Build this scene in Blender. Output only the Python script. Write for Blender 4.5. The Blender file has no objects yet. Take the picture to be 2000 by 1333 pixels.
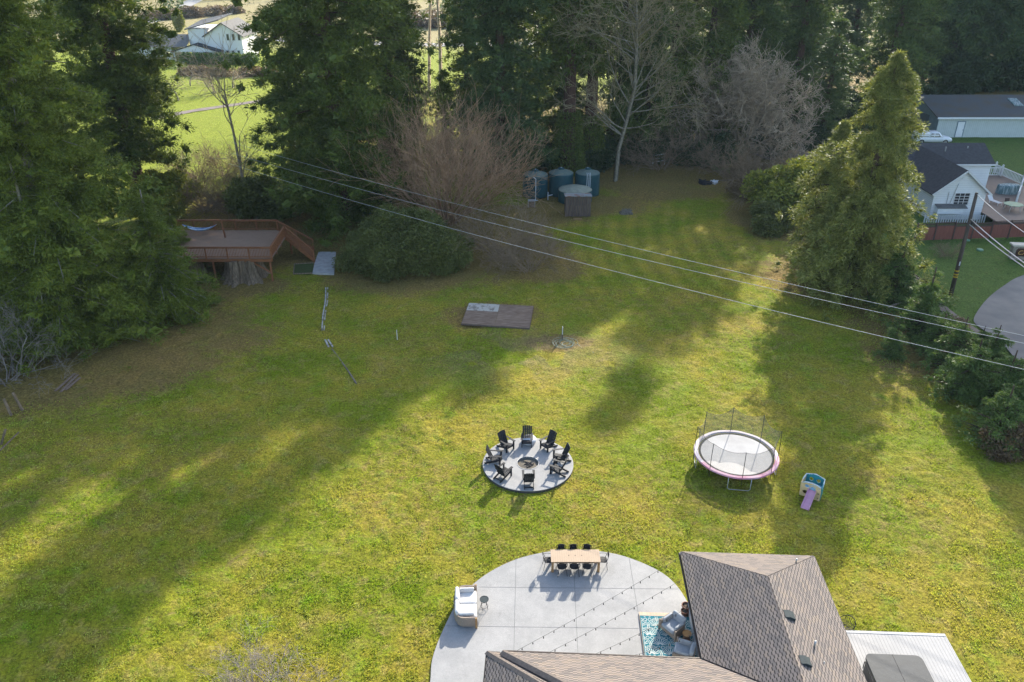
import bpy, math, random
import numpy as np
from mathutils import Vector, Matrix, Euler
SC = bpy.context.scene
COL = SC.collection
rad = math.radians
# ------------------------------------------------------------------ camera
CAMH = 28.0; PITCH = 27.1; FPX = 1556.0
cam = bpy.data.cameras.new('camera'); camo = bpy.data.objects.new('camera', cam); COL.objects.link(camo)
camo.location = (0, 0, CAMH); camo.rotation_euler = (rad(90 - PITCH), 0, 0)
cam.sensor_width = 36; cam.lens = 28.0; cam.clip_end = 6000; cam.clip_start = .2
SC.camera = camo
# ------------------------------------------------------------------ light
SUN_EL = 26.5; SUN_AZ = 24.0                      # azimuth clockwise from +Y
w = bpy.data.worlds.new('World'); SC.world = w; w.use_nodes = True
nt = w.node_tree; nt.nodes.clear()
sky = nt.nodes.new('ShaderNodeTexSky'); sky.sky_type = 'NISHITA'; sky.sun_disc = False
sky.sun_elevation = rad(SUN_EL); sky.sun_rotation = rad(SUN_AZ); sky.air_density = 1.0; sky.dust_density = 1.6
bg = nt.nodes.new('ShaderNodeBackground'); bg.inputs[1].default_value = 0.15
wo = nt.nodes.new('ShaderNodeOutputWorld')
nt.links.new(sky.outputs[0], bg.inputs[0]); nt.links.new(bg.outputs[0], wo.inputs[0])
sl = bpy.data.lights.new('sun', 'SUN'); sl.energy = 3.7; sl.angle = rad(.55); sl.color = (1, .93, .80)
so = bpy.data.objects.new('sun', sl); COL.objects.link(so)
sd = Vector((math.sin(rad(SUN_AZ)) * math.cos(rad(SUN_EL)), math.cos(rad(SUN_AZ)) * math.cos(rad(SUN_EL)), math.sin(rad(SUN_EL))))
so.rotation_euler = sd.to_track_quat('Z', 'Y').to_euler(); so.location = (40, 100, 90)
SC.view_settings.view_transform = 'Standard'; SC.view_settings.look = 'None'
SC.view_settings.exposure = 1.43; SC.view_settings.gamma = 1; SC.view_settings.use_curve_mapping = False
SC.render.engine = 'CYCLES'
SC.cycles.max_bounces = 5; SC.cycles.diffuse_bounces = 3; SC.cycles.glossy_bounces = 2
SC.cycles.transmission_bounces = 3; SC.cycles.transparent_max_bounces = 12; SC.cycles.volume_bounces = 0
SC.cycles.use_denoising = True; SC.cycles.caustics_reflective = False; SC.cycles.caustics_refractive = False

# ------------------------------------------------------------------ helpers
ct, st = math.cos(rad(PITCH)), math.sin(rad(PITCH))
def G(px, py, z=0.0):
    "point of the plane at height z that the photo shows at pixel px,py (2000x1333)"
    wv = (py - 666.5) / FPX; u = (px - 1000) / FPX
    t = (CAMH - z) / (st + ct * wv)
    return Vector((u * t, (ct - st * wv) * t, z))
def HH(px, py, Y):
    "point at distance Y in front of the camera that the photo shows at pixel px,py"
    wv = (py - 666.5) / FPX; u = (px - 1000) / FPX
    t = Y / (ct - st * wv)
    return Vector((u * t, Y, CAMH - t * (st + ct * wv)))

def tag(o, label=None, cat=None, group=None, kind=None):
    if label: o['label'] = label
    if cat: o['category'] = cat
    if group: o['group'] = group
    if kind: o['kind'] = kind
    return o
def thing(name, label, cat, loc=(0, 0, 0), rz=0, group=None):
    o = bpy.data.objects.new(name, None); COL.objects.link(o)
    o.empty_display_size = .3
    o.location = loc; o.rotation_euler = (0, 0, rz)
    return tag(o, label, cat, group)
def kids(o): return [c for c in bpy.data.objects if c.parent == o]
def dup(root, loc, rz=0, label=None, scale=None, group=None):
    r = root.copy(); COL.objects.link(r); r.location = loc; r.rotation_euler = (0, 0, rz)
    if scale: r.scale = scale if hasattr(scale, '__len__') else (scale,) * 3
    if label: r['label'] = label
    if group: r['group'] = group
    for ch in kids(root):
        c = ch.copy(); COL.objects.link(c); c.parent = r
        for g in kids(ch):
            d = g.copy(); COL.objects.link(d); d.parent = c
    return r
def link_mesh(name, me, parent=None, loc=None):
    o = bpy.data.objects.new(name, me); COL.objects.link(o)
    if parent: o.parent = parent
    if loc is not None: o.location = loc
    return o

class MB:
    def __init__(s, o=(0, 0, 0)): s.v = []; s.f = []; s.m = []; s.o = Vector(o); s.uv = {}
    def add(s, vs, fs, mi=0):
        b = len(s.v); s.v += [Vector(v) for v in vs]
        for f in fs: s.f.append([b + i for i in f]); s.m.append(mi)
    def box(s, x0, x1, y0, y1, z0, z1, mi=0):
        s.add([(x0, y0, z0), (x1, y0, z0), (x1, y1, z0), (x0, y1, z0), (x0, y0, z1), (x1, y0, z1), (x1, y1, z1), (x0, y1, z1)],
              [(0, 3, 2, 1), (4, 5, 6, 7), (0, 1, 5, 4), (1, 2, 6, 5), (2, 3, 7, 6), (3, 0, 4, 7)], mi)
        return s
    def beam(s, p0, p1, wd, ht, mi=0, up=(0, 0, 1)):
        p0, p1 = Vector(p0), Vector(p1); d = (p1 - p0).normalized(); up = Vector(up)
        if abs(d.dot(up)) > .98: up = Vector((0, 1, 0))
        sx = d.cross(up).normalized() * wd / 2; sz = sx.cross(d).normalized() * ht / 2
        s.add([p0 - sx - sz, p0 + sx - sz, p0 + sx + sz, p0 - sx + sz, p1 - sx - sz, p1 + sx - sz, p1 + sx + sz, p1 - sx + sz],
              [(3, 2, 1, 0), (4, 5, 6, 7), (0, 1, 5, 4), (1, 2, 6, 5), (2, 3, 7, 6), (3, 0, 4, 7)], mi)
        return s
    def prism(s, poly, z0, z1, mi=0, mtop=None):
        n = len(poly); vs = [(p[0], p[1], z0) for p in poly] + [(p[0], p[1], z1) for p in poly]
        s.add(vs, [tuple(range(n))[::-1]] + [(i, (i + 1) % n, n + (i + 1) % n, n + i) for i in range(n)], mi)
        s.add(vs[n:], [tuple(range(n))], mi if mtop is None else mtop)
        return s
    def tube(s, pts, r, n=6, mi=0, cap=True):
        pts = [Vector(p) for p in pts]; k = len(pts)
        rs = r if hasattr(r, '__len__') else [r] * k
        vs = []; prev = None
        for i, p in enumerate(pts):
            d = (pts[min(i + 1, k - 1)] - pts[max(i - 1, 0)]).normalized()
            a = d.orthogonal().normalized() if prev is None else (prev - d * prev.dot(d)).normalized()
            prev = a; b = d.cross(a)
            for j in range(n):
                t = 2 * math.pi * j / n
                vs.append(p + (a * math.cos(t) + b * math.sin(t)) * rs[i])
        fs = [(i * n + j, i * n + (j + 1) % n, (i + 1) * n + (j + 1) % n, (i + 1) * n + j) for i in range(k - 1) for j in range(n)]
        if cap: fs += [tuple(range(n))[::-1], tuple(range((k - 1) * n, k * n))]
        s.add(vs, fs, mi); return s
    def lathe(s, prof, n=24, c=(0, 0), mi=0, wob=None, cap=True):
        vs = []
        for r, z in prof:
            for j in range(n):
                t = 2 * math.pi * j / n; q = r * (wob(t, z) if wob else 1)
                vs.append((c[0] + q * math.cos(t), c[1] + q * math.sin(t), z))
        k = len(prof)
        fs = [(i * n + j, i * n + (j + 1) % n, (i + 1) * n + (j + 1) % n, (i + 1) * n + j) for i in range(k - 1) for j in range(n)]
        if cap and prof[0][0] > 1e-4: fs.append(tuple(range(n))[::-1])
        if cap and prof[-1][0] > 1e-4: fs.append(tuple(range((k - 1) * n, k * n)))
        s.add(vs, fs, mi); return s
    def ring(s, c, R, r, z, n=40, m=6, mi=0, a0=0, a1=2 * math.pi):
        full = abs(a1 - a0 - 2 * math.pi) < 1e-6
        pts = [(c[0] + R * math.cos(a0 + (a1 - a0) * i / n), c[1] + R * math.sin(a0 + (a1 - a0) * i / n), z) for i in range(n + 1)]
        return s.tube(pts, r, m, mi, cap=not full)
    def rbox(s, c, size, r=.05, R=None, mi=0, seg=3, puff=0):
        "rounded cushion-like box; R optional rotation Matrix"
        bmx, bmy, bmz = size[0] / 2, size[1] / 2, size[2] / 2; N = 8
        vs = []; fs = []
        def sup(a): return a
        g = {}
        def vid(i, j, k):
            key = (i, j, k)
            if key in g: return g[key]
            u = Vector(((i / N * 2 - 1) , (j / N * 2 - 1), (k / N * 2 - 1)))
            p = Vector((u.x * bmx, u.y * bmy, u.z * bmz))
            q = Vector((max(-bmx + r, min(bmx - r, p.x)), max(-bmy + r, min(bmy - r, p.y)), max(-bmz + r, min(bmz - r, p.z))))
            d = p - q
            if d.length > 1e-6:
                m = max(abs(d.x), abs(d.y), abs(d.z)); d = d.normalized() * m
            p = q + d
            if puff: p.z += math.copysign(puff, u.z) * (1 - u.x ** 2) * (1 - u.y ** 2) if abs(u.z) > .9 else 0
            if R is not None: p = R @ p
            g[key] = len(vs); vs.append(p + Vector(c)); return g[key]
        for a in range(N):
            for b in range(N):
                fs.append((vid(a, b, 0), vid(a, b + 1, 0), vid(a + 1, b + 1, 0), vid(a + 1, b, 0)))
                fs.append((vid(a, b, N), vid(a + 1, b, N), vid(a + 1, b + 1, N), vid(a, b + 1, N)))
                fs.append((vid(a, 0, b), vid(a + 1, 0, b), vid(a + 1, 0, b + 1), vid(a, 0, b + 1)))
                fs.append((vid(a, N, b), vid(a, N, b + 1), vid(a + 1, N, b + 1), vid(a + 1, N, b)))
                fs.append((vid(0, a, b), vid(0, a, b + 1), vid(0, a + 1, b + 1), vid(0, a + 1, b)))
                fs.append((vid(N, a, b), vid(N, a + 1, b), vid(N, a + 1, b + 1), vid(N, a, b + 1)))
        s.add(vs, fs, mi); return s
    def build(s, name, mats, parent=None, smooth=False, toploc=False):
        me = bpy.data.meshes.new(name)
        me.from_pydata([tuple(v - s.o) for v in s.v], [], s.f)
        for m in (mats if isinstance(mats, (list, tuple)) else [mats]): me.materials.append(m)
        me.polygons.foreach_set('material_index', s.m)
        if smooth: me.polygons.foreach_set('use_smooth', [True] * len(s.f))
        me.update()
        return link_mesh(name, me, parent, None if parent else tuple(s.o))

def np_mesh(name, V, F, mat, smooth=False):
    V = np.asarray(V, np.float32); F = np.asarray(F, np.int32)
    me = bpy.data.meshes.new(name); k = F.shape[1]
    me.vertices.add(len(V)); me.vertices.foreach_set('co', V.ravel())
    me.loops.add(F.size); me.loops.foreach_set('vertex_index', F.ravel())
    me.polygons.add(len(F)); me.polygons.foreach_set('loop_start', np.arange(0, F.size, k, dtype=np.int32))
    me.polygons.foreach_set('loop_total', np.full(len(F), k, np.int32))
    if smooth: me.polygons.foreach_set('use_smooth', np.ones(len(F), bool))
    me.materials.append(mat); me.update(calc_edges=True)
    return me

# ------------------------------------------------------------------ materials
def nodes(name):
    m = bpy.data.materials.new(name); m.use_nodes = True; t = m.node_tree; t.nodes.clear()
    out = t.nodes.new('ShaderNodeOutputMaterial'); b = t.nodes.new('ShaderNodeBsdfPrincipled')
    t.links.new(b.outputs[0], out.inputs[0]); return m, t, b, out
def N(t, typ, **kw):
    n = t.nodes.new('ShaderNode' + typ)
    for k, v in kw.items():
        if k.startswith('i_'): n.inputs[int(k[2:])].default_value = v
        else: setattr(n, k, v)
    return n
def mixc(t, a, b, fac, mode='MIX'):
    n = t.nodes.new('ShaderNodeMix'); n.data_type = 'RGBA'; n.blend_type = mode
    for sock, val in ((n.inputs[0], fac), (n.inputs[6], a), (n.inputs[7], b)):
        if isinstance(val, bpy.types.NodeSocket): t.links.new(val, sock)
        elif isinstance(val, (int, float)): sock.default_value = val
        else: sock.default_value = tuple(val) + ((1,) if len(val) == 3 else ())
    return n.outputs[2]
def math_(t, op, a, b=None, c=None):
    n = t.nodes.new('ShaderNodeMath'); n.operation = op
    for i, val in enumerate((a, b, c)):
        if val is None: continue
        if isinstance(val, bpy.types.NodeSocket): t.links.new(val, n.inputs[i])
        else: n.inputs[i].default_value = val
    return n.outputs[0]
def noise(t, co, scale, detail=4, rough=.55, dist=0):
    n = N(t, 'TexNoise'); n.inputs['Scale'].default_value = scale; n.inputs['Detail'].default_value = detail
    n.inputs['Roughness'].default_value = rough; n.inputs['Distortion'].default_value = dist
    if co is not None: t.links.new(co, n.inputs['Vector'])
    return n.outputs['Fac']
def ramp(t, fac, lo, hi):
    n = N(t, 'MapRange'); n.inputs['From Min'].default_value = lo; n.inputs['From Max'].default_value = hi
    n.clamp = True; t.links.new(fac, n.inputs['Value']); return n.outputs[0]
def coords(t, stretch=None, kind='Object'):
    c = N(t, 'TexCoord').outputs[kind]
    if stretch:
        mp = N(t, 'Mapping'); mp.inputs['Scale'].default_value = stretch; t.links.new(c, mp.inputs[0]); c = mp.outputs[0]
    return c
def bumpn(t, b, h, strength, dist):
    n = N(t, 'Bump'); n.inputs['Strength'].default_value = strength; n.inputs['Distance'].default_value = dist
    t.links.new(h, n.inputs['Height']); t.links.new(n.outputs[0], b.inputs['Normal'])
def M(name, c1, c2=None, scale=6, rough=.8, bump=0, bscale=None, metal=0, stretch=None, spec=.3, lo=.35, hi=.65, bdist=.02):
    m, t, b, o = nodes(name); co = coords(t, stretch)
    b.inputs['Roughness'].default_value = rough; b.inputs['Metallic'].default_value = metal
    b.inputs['Specular IOR Level'].default_value = spec
    if c2 is None: c2 = tuple(x * .8 for x in c1)
    f = noise(t, co, scale, 6, .6)
    t.links.new(mixc(t, c1, c2, ramp(t, f, lo, hi)), b.inputs['Base Color'])
    if bump: bumpn(t, b, noise(t, co, bscale or scale * 3, 5), bump, bdist)
    return m
def leafmat(name, dark, light, tip=None, trans=.20, scale=.35, rough=.55, spec=.35):
    m, t, b, o = nodes(name); co = coords(t)
    g = N(t, 'NewGeometry').outputs['Random Per Island']
    f = noise(t, co, scale, 3)
    c = mixc(t, dark, light, ramp(t, f, .35, .65))
    c = mixc(t, c, tip or tuple(x * 1.5 for x in light), math_(t, 'MULTIPLY', math_(t, 'POWER', g, 2.0), .8))
    oi = N(t, 'ObjectInfo').outputs['Random']
    c = mixc(t, c, (.55, .55, .5), math_(t, 'MULTIPLY', oi, .0), 'MULTIPLY')
    b.inputs['Roughness'].default_value = rough; b.inputs['Specular IOR Level'].default_value = spec
    t.links.new(c, b.inputs['Base Color'])
    tr = N(t, 'BsdfTranslucent'); t.links.new(mixc(t, c, (1.0, 1.05, .35), .5, 'MULTIPLY'), tr.inputs[0])
    c2 = mixc(t, c, (1.5, 1.5, .8), 1.0, 'MULTIPLY'); t.links.new(c2, tr.inputs[0])
    mx = N(t, 'MixShader'); mx.inputs[0].default_value = trans
    t.links.new(b.outputs[0], mx.inputs[1]); t.links.new(tr.outputs[0], mx.inputs[2]); t.links.new(mx.outputs[0], o.inputs[0])
    return m

MT = {}
MT['redwood_leaf'] = leafmat('redwood_leaf', (.056, .092, .015), (.105, .146, .022), (.19, .22, .04))
MT['fir_leaf'] = leafmat('fir_leaf', (.070, .108, .012), (.135, .180, .020), (.26, .29, .04))
MT['dark_leaf'] = leafmat('dark_leaf', (.050, .088, .022), (.088, .130, .030), (.17, .21, .05))
MT['blue_leaf'] = leafmat('blue_leaf', (.050, .092, .034), (.085, .135, .046), (.15, .20, .06))
MT['cedar_leaf'] = leafmat('cedar_leaf', (.095, .120, .020), (.175, .195, .034), (.42, .40, .12))
MT['bush_leaf'] = leafmat('bush_leaf', (.070, .088, .020), (.115, .135, .030), (.20, .21, .06))
MT['yellow_leaf'] = leafmat('yellow_leaf', (.12, .15, .02), (.23, .25, .035), (.42, .40, .07))  # raised to stand in for sun missing on the bush by the cedar
MT['hedge_leaf'] = leafmat('hedge_leaf', (.055, .105, .022), (.105, .170, .036), (.20, .26, .07))
MT['dry_leaf'] = leafmat('dry_leaf', (.10, .06, .035), (.16, .10, .05), (.22, .16, .08))
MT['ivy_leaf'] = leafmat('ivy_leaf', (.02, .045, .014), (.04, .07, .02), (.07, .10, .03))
MT['bark'] = M('bark', (.10, .062, .045), (.045, .028, .022), 3, .9, .8, 12, stretch=(3, 3, .3))
MT['redbark'] = M('redbark', (.13, .07, .05), (.06, .03, .024), 3, .9, .8, 12, stretch=(4, 4, .25))
MT['greybark'] = M('greybark', (.30, .27, .21), (.16, .14, .10), 4, .9, .4, 12)
MT['palebark'] = M('palebark', (.50, .41, .31), (.28, .225, .175), 4, .9)
MT['pinktwig'] = M('pinktwig', (.52, .33, .20), (.30, .185, .11), 1.2, .9)
MT['browntwig'] = M('browntwig', (.32, .23, .15), (.18, .125, .08), 2, .9)
MT['mosstwig'] = M('mosstwig', (.36, .30, .17), (.20, .16, .09), 2, .9)
MT['dimtwig'] = M('dimtwig', (.33, .28, .24), (.18, .15, .13), 1, .9)
MT['greytwig'] = M('greytwig', (.60, .46, .32), (.28, .215, .15), 1, .9)

# ground
def ground_material(blades=False):
    m, t, b, o = nodes('grass_blades' if blades else 'lawn'); co = N(t, 'TexCoord').outputs['Object']
    b.inputs['Roughness'].default_value = .9; b.inputs['Specular IOR Level'].default_value = .12
    big = noise(t, co, .16, 5, .6); mid = noise(t, co, 1.1, 5, .65, .4); fine = noise(t, co, 6.5, 6, .75); vf = noise(t, co, 22, 4, .75)
    c = mixc(t, (.138, .168, .009), (.245, .205, .026), ramp(t, big, .40, .60))
    c = mixc(t, c, (.30, .215, .085), math_(t, 'MULTIPLY', ramp(t, mid, .50, .70), .62))
    c = mixc(t, c, (.135, .215, .006), math_(t, 'MULTIPLY', ramp(t, noise(t, co, .55, 5, .7), .52, .68), .65))
    if blades:
        g = N(t, 'NewGeometry').outputs['Random Per Island']
        c = mixc(t, c, mixc(t, (1.12, 1.30, 1.7), (2.35, 2.75, 4.2), g), 1.0, 'MULTIPLY'); t.links.new(c, b.inputs['Base Color'])
        tr = N(t, 'BsdfTranslucent'); t.links.new(mixc(t, c, (1.3, 1.25, .75), 1.0, 'MULTIPLY'), tr.inputs[0]); mx = N(t, 'MixShader'); mx.inputs[0].default_value = .42
        t.links.new(b.outputs[0], mx.inputs[1]); t.links.new(tr.outputs[0], mx.inputs[2]); t.links.new(mx.outputs[0], o.inputs[0]); return m
    # zone attributes of the ground itself: leaf litter, lush grass, bare dirt
    def att(n):
        a = N(t, 'Attribute'); a.attribute_name = n; return a.outputs['Fac']
    brk = ramp(t, noise(t, co, 1.8, 6, .75), .25, .75)
    lit = ramp(t, math_(t, 'ADD', att('litter'), math_(t, 'MULTIPLY', math_(t, 'SUBTRACT', brk, .5), .9)), .3, .75)
    c = mixc(t, c, mixc(t, (.13, .078, .036), (.23, .14, .062), fine), math_(t, 'MULTIPLY', lit, .72))
    c = mixc(t, c, mixc(t, (.045, .095, .018), (.10, .145, .030), mid), att('lush'))
    c = mixc(t, c, mixc(t, (.14, .20, .012), (.25, .26, .028), mid), att('field'))
    c = mixc(t, c, mixc(t, (.24, .19, .10), (.34, .27, .16), mid), att('tan'))
    c = mixc(t, c, (.16, .125, .09), math_(t, 'MULTIPLY', att('dirt'), .8))
    c = mixc(t, c, mixc(t, (.92, .94, .92), (1.2, 1.17, 1.08), att('stripe')), att('mown'), 'MULTIPLY')
    c = mixc(t, c, mixc(t, (.30, .30, .28), (1.85, 1.85, 1.8), ramp(t, fine, .32, .68)), .9, 'MULTIPLY')
    c = mixc(t, c, mixc(t, (.45, .45, .42), (1.6, 1.6, 1.55), ramp(t, vf, .3, .7)), .65, 'MULTIPLY')
    spk = ramp(t, noise(t, co, 14, 3, .6), .64, .78)
    c = mixc(t, c, (.09, .055, .03), math_(t, 'MULTIPLY', spk, .45))
    c = mixc(t, c, (.20, .135, .065), math_(t, 'MULTIPLY', ramp(t, noise(t, co, .42, 6, .8, .6), .60, .70), .7))
    c = mixc(t, c, (.075, .05, .03), math_(t, 'MULTIPLY', ramp(t, noise(t, co, 2.6, 5, .8), .63, .72), .6))
    t.links.new(c, b.inputs['Base Color'])
    h = math_(t, 'ADD', math_(t, 'MULTIPLY', fine, 1.0), math_(t, 'MULTIPLY', vf, .5))
    h = math_(t, 'ADD', h, math_(t, 'MULTIPLY', mid, 1.2))
    bumpn(t, b, h, .9, .11)
    return m
MT['lawn'] = ground_material(); MT['blades'] = ground_material(True)
def concrete_material():
    m, t, b, o = nodes('concrete'); co = coords(t); b.inputs['Roughness'].default_value = .75
    c = mixc(t, (.325, .32, .312), (.25, .25, .245), ramp(t, noise(t, co, .7, 6, .7), .35, .65))
    c = mixc(t, c, mixc(t, (.62, .62, .63), (1.36, 1.35, 1.34), noise(t, co, 7, 6, .75, 2.5)), .85, 'MULTIPLY')
    c = mixc(t, c, (.17, .165, .16), math_(t, 'MULTIPLY', ramp(t, noise(t, co, 1.3, 7, .8, .8), .57, .72), .6))
    t.links.new(c, b.inputs['Base Color']); bumpn(t, b, noise(t, co, 18, 5), .3, .02); return m
MT['concrete'] = concrete_material()
MT['oldconc'] = M('oldconc', (.42, .41, .40), (.30, .29, .28), 2.2, .85, .3, 12)
MT['gravel'] = M('gravel', (.225, .21, .19), (.15, .145, .14), .3, .9, .8, 30)
MT['asphalt'] = M('asphalt', (.34, .32, .31), (.28, .27, .265), .2, .9)
MT['dirtpath'] = M('dirtpath', (.22, .18, .155), (.15, .12, .10), .8, .9, .5, 14)
MT['black'] = M('black', (.013, .015, .021), (.010, .012, .016), 4, .6, spec=.3)
MT['blackmetal'] = M('blackmetal', (.014, .014, .018), (.010, .010, .012), 8, .6, spec=.3)
MT['woodtop'] = M('woodtop', (.52, .40, .28), (.42, .30, .20), 4, .6, .2, stretch=(6, .6, 1))
MT['wood'] = M('wood', (.36, .22, .10), (.28, .16, .07), 4, .6, stretch=(3, 3, .5))
MT['white'] = M('white', (.66, .66, .65), (.60, .60, .60), 3, .6)
MT['cushion'] = M('cushion', (.60, .59, .57), (.52, .51, .50), 5, .95, .15, 40)
MT['cushionblue'] = M('cushionblue', (.36, .385, .41), (.30, .325, .36), 5, .95, .15, 40)
MT['wicker'] = M('wicker', (.34, .28, .23), (.18, .14, .115), 40, .8, .7, 60)
MT['terracotta'] = M('terracotta', (.24, .12, .08), (.16, .08, .06), 6, .7)
MT['soil'] = M('soil', (.06, .045, .035), (.11, .08, .06), 20, .95, .8, 40)
MT['orangewood'] = M('orangewood', (.42, .22, .08), (.30, .15, .05), 6, .5)
MT['galv'] = M('galv', (.45, .46, .47), (.34, .35, .36), 6, .45, metal=.7)
MT['pink'] = M('pink', (.46, .16, .26), (.50, .32, .40), 1.2, .6)
MT['padwhite'] = M('padwhite', (.50, .46, .50), (.45, .37, .42), 1.5, .6)
MT['mat'] = M('mat', (.36, .36, .365), (.27, .27, .28), .9, .6, spec=.5)  # pale grey stands in for the sun's sheen on the trampoline mat
MT['matblack'] = M('matblack', (.02, .02, .025), None, 4, .8)
MT['cream'] = M('cream', (.62, .48, .27), (.52, .40, .22), 2, .55)
MT['teal'] = M('teal', (.02, .24, .28), (.02, .20, .24), 3, .5)
MT['lightblue'] = M('lightblue', (.22, .45, .60), (.18, .40, .55), 3, .5)
MT['purple'] = M('purple', (.50, .24, .36), (.56, .32, .42), 2, .4)
MT['tank'] = M('tank', (.010, .055, .075), (.016, .075, .085), 1.2, .45, spec=.4)
MT['tanktop'] = M('tanktop', (.10, .15, .14), (.15, .18, .15), 1.5, .7)
MT['tankbeige'] = M('tankbeige', (.36, .36, .27), (.26, .27, .21), 2, .8)
MT['pvc'] = M('pvc', (.62, .66, .70), (.5, .54, .58), 4, .5)
MT['shedwood'] = M('shedwood', (.17, .125, .10), (.085, .06, .05), 3, .9, .6, 12, stretch=(6, 6, .4))
MT['tin'] = M('tin', (.30, .32, .32), (.26, .12, .07), 1.5, .6, lo=.5, hi=.62)
MT['stump'] = M('stump', (.30, .22, .15), (.11, .08, .055), 3, .95, .9, 10, stretch=(4, 4, .4), bdist=.06)
MT['redwood_deck'] = M('redwood_deck', (.30, .125, .055), (.19, .075, .035), 3, .75, .3, 12, stretch=(.5, 4, 4))
MT['deckboard'] = M('deckboard', (.27, .185, .14), (.19, .125, .095), 2, .85, .3, 12, stretch=(.4, 6, 1))
MT['fencered'] = M('fencered', (.24, .085, .06), (.18, .06, .045), 2, .8, stretch=(5, 5, .5))
MT['lattice'] = M('lattice', (.10, .06, .05), (.07, .045, .04), 4, .8)
MT['pole'] = M('pole', (.11, .085, .07), (.05, .04, .035), 3, .9, .5, 14, stretch=(4, 4, .3))
MT['yellow'] = M('yellow', (.55, .36, .03), None, 4, .6)
MT['wire'] = M('wire', (.48, .48, .48), (.4, .4, .4), 4, .4, metal=.3)
MT['wireblack'] = M('wireblack', (.02, .02, .02), None, 4, .6)
MT['siding'] = M('siding', (.78, .79, .80), (.70, .71, .73), 1.5, .7)
MT['glass'] = M('glass', (.05, .06, .07), (.03, .035, .04), 1, .1, spec=.8)
MT['darkroof'] = M('darkroof', (.060, .062, .068), (.038, .038, .042), 3, .9, .4, 14)
MT['greyroof'] = M('greyroof', (.16, .155, .15), (.11, .105, .10), 2, .9, .4, 12)
MT['mossroof'] = M('mossroof', (.075, .08, .085), (.085, .07, .05), .35, .9, .5, 10, lo=.45, hi=.7)
MT['bluepaint'] = M('bluepaint', (.20, .27, .30), (.16, .22, .25), 2, .7)
MT['bluedoor'] = M('bluedoor', (.10, .13, .15), None, 2, .6)
MT['stone'] = M('stone', (.38, .33, .27), (.20, .17, .15), 5, .9, .7, 14)
MT['cap'] = M('cap', (.62, .56, .46), (.54, .48, .40), 5, .8)
MT['signwood'] = M('signwood', (.07, .03, .02), None, 5, .7)
MT['gold'] = M('gold', (.62, .36, .10), None, 5, .5)
MT['carwhite'] = M('carwhite', (.78, .79, .80), (.74, .75, .76), 1, .25, spec=.6)
MT['rubber'] = M('rubber', (.02, .02, .02), None, 8, .9)
MT['rim'] = M('rim', (.4, .4, .42), None, 8, .35, metal=.8)
MT['tarp'] = M('tarp', (.10, .17, .18), (.36, .42, .42), 1.6, .6, stretch=(3, 3, .6), lo=.45, hi=.62)
MT['green'] = M('green', (.16, .30, .20), None, 3, .5)
MT['ash'] = M('ash', (.10, .09, .08), (.20, .17, .12), 9, .95, .8, 20)
MT['hose'] = M('hose', (.10, .22, .16), (.34, .36, .30), 9, .5)
MT['oldply'] = M('oldply', (.15, .10, .07), (.24, .175, .13), 1.6, .9, .4, 10, stretch=(1, 3, 1))
MT['paleply'] = M('paleply', (.42, .40, .35), (.20, .18, .15), 2.2, .9, .3, 8, lo=.5, hi=.62)
MT['hammockblue'] = M('hammockblue', (.12, .22, .42), (.5, .56, .62), 1, .9, stretch=(1, 9, 1), lo=.48, hi=.52)
MT['coverdark'] = M('coverdark', (.038, .044, .050), (.028, .033, .038), 3, .65, .25, 7, spec=.4)
MT['tubside'] = M('tubside', (.05, .05, .055), None, 3, .6)
MT['deckwhite'] = M('deckwhite', (.56, .55, .53), (.42, .42, .42), 3, .8, .3, 10, stretch=(6, .3, 1))
MT['ventmetal'] = M('ventmetal', (.03, .042, .045), (.04, .052, .055), 6, .75, spec=.2)
MT['flash'] = M('flash', (.62, .70, .70), (.5, .55, .56), 6, .4, metal=.4)
MT['ridgecap'] = M('ridgecap', (.15, .125, .11), (.10, .085, .078), 9, .9, .3, 20)
MT['gutter'] = M('gutter', (.045, .032, .028), None, 9, .5)
MT['fascia'] = M('fascia', (.30, .27, .25), None, 3, .7)
MT['bulb'] = M('bulb', (.03, .03, .03), None, 3, .4)
MT['fleece'] = M('fleece', (.7, .7, .72), None, 3, .9)

def net_material():
    m, t, b, o = nodes('netting'); b.inputs['Base Color'].default_value = (.16, .16, .15, 1); b.inputs['Roughness'].default_value = .8
    tr = N(t, 'BsdfTransparent'); mx = N(t, 'MixShader'); mx.inputs[0].default_value = .36
    t.links.new(tr.outputs[0], mx.inputs[1]); t.links.new(b.outputs[0], mx.inputs[2]); t.links.new(mx.outputs[0], o.inputs[0]); return m
MT['net'] = net_material()

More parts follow.
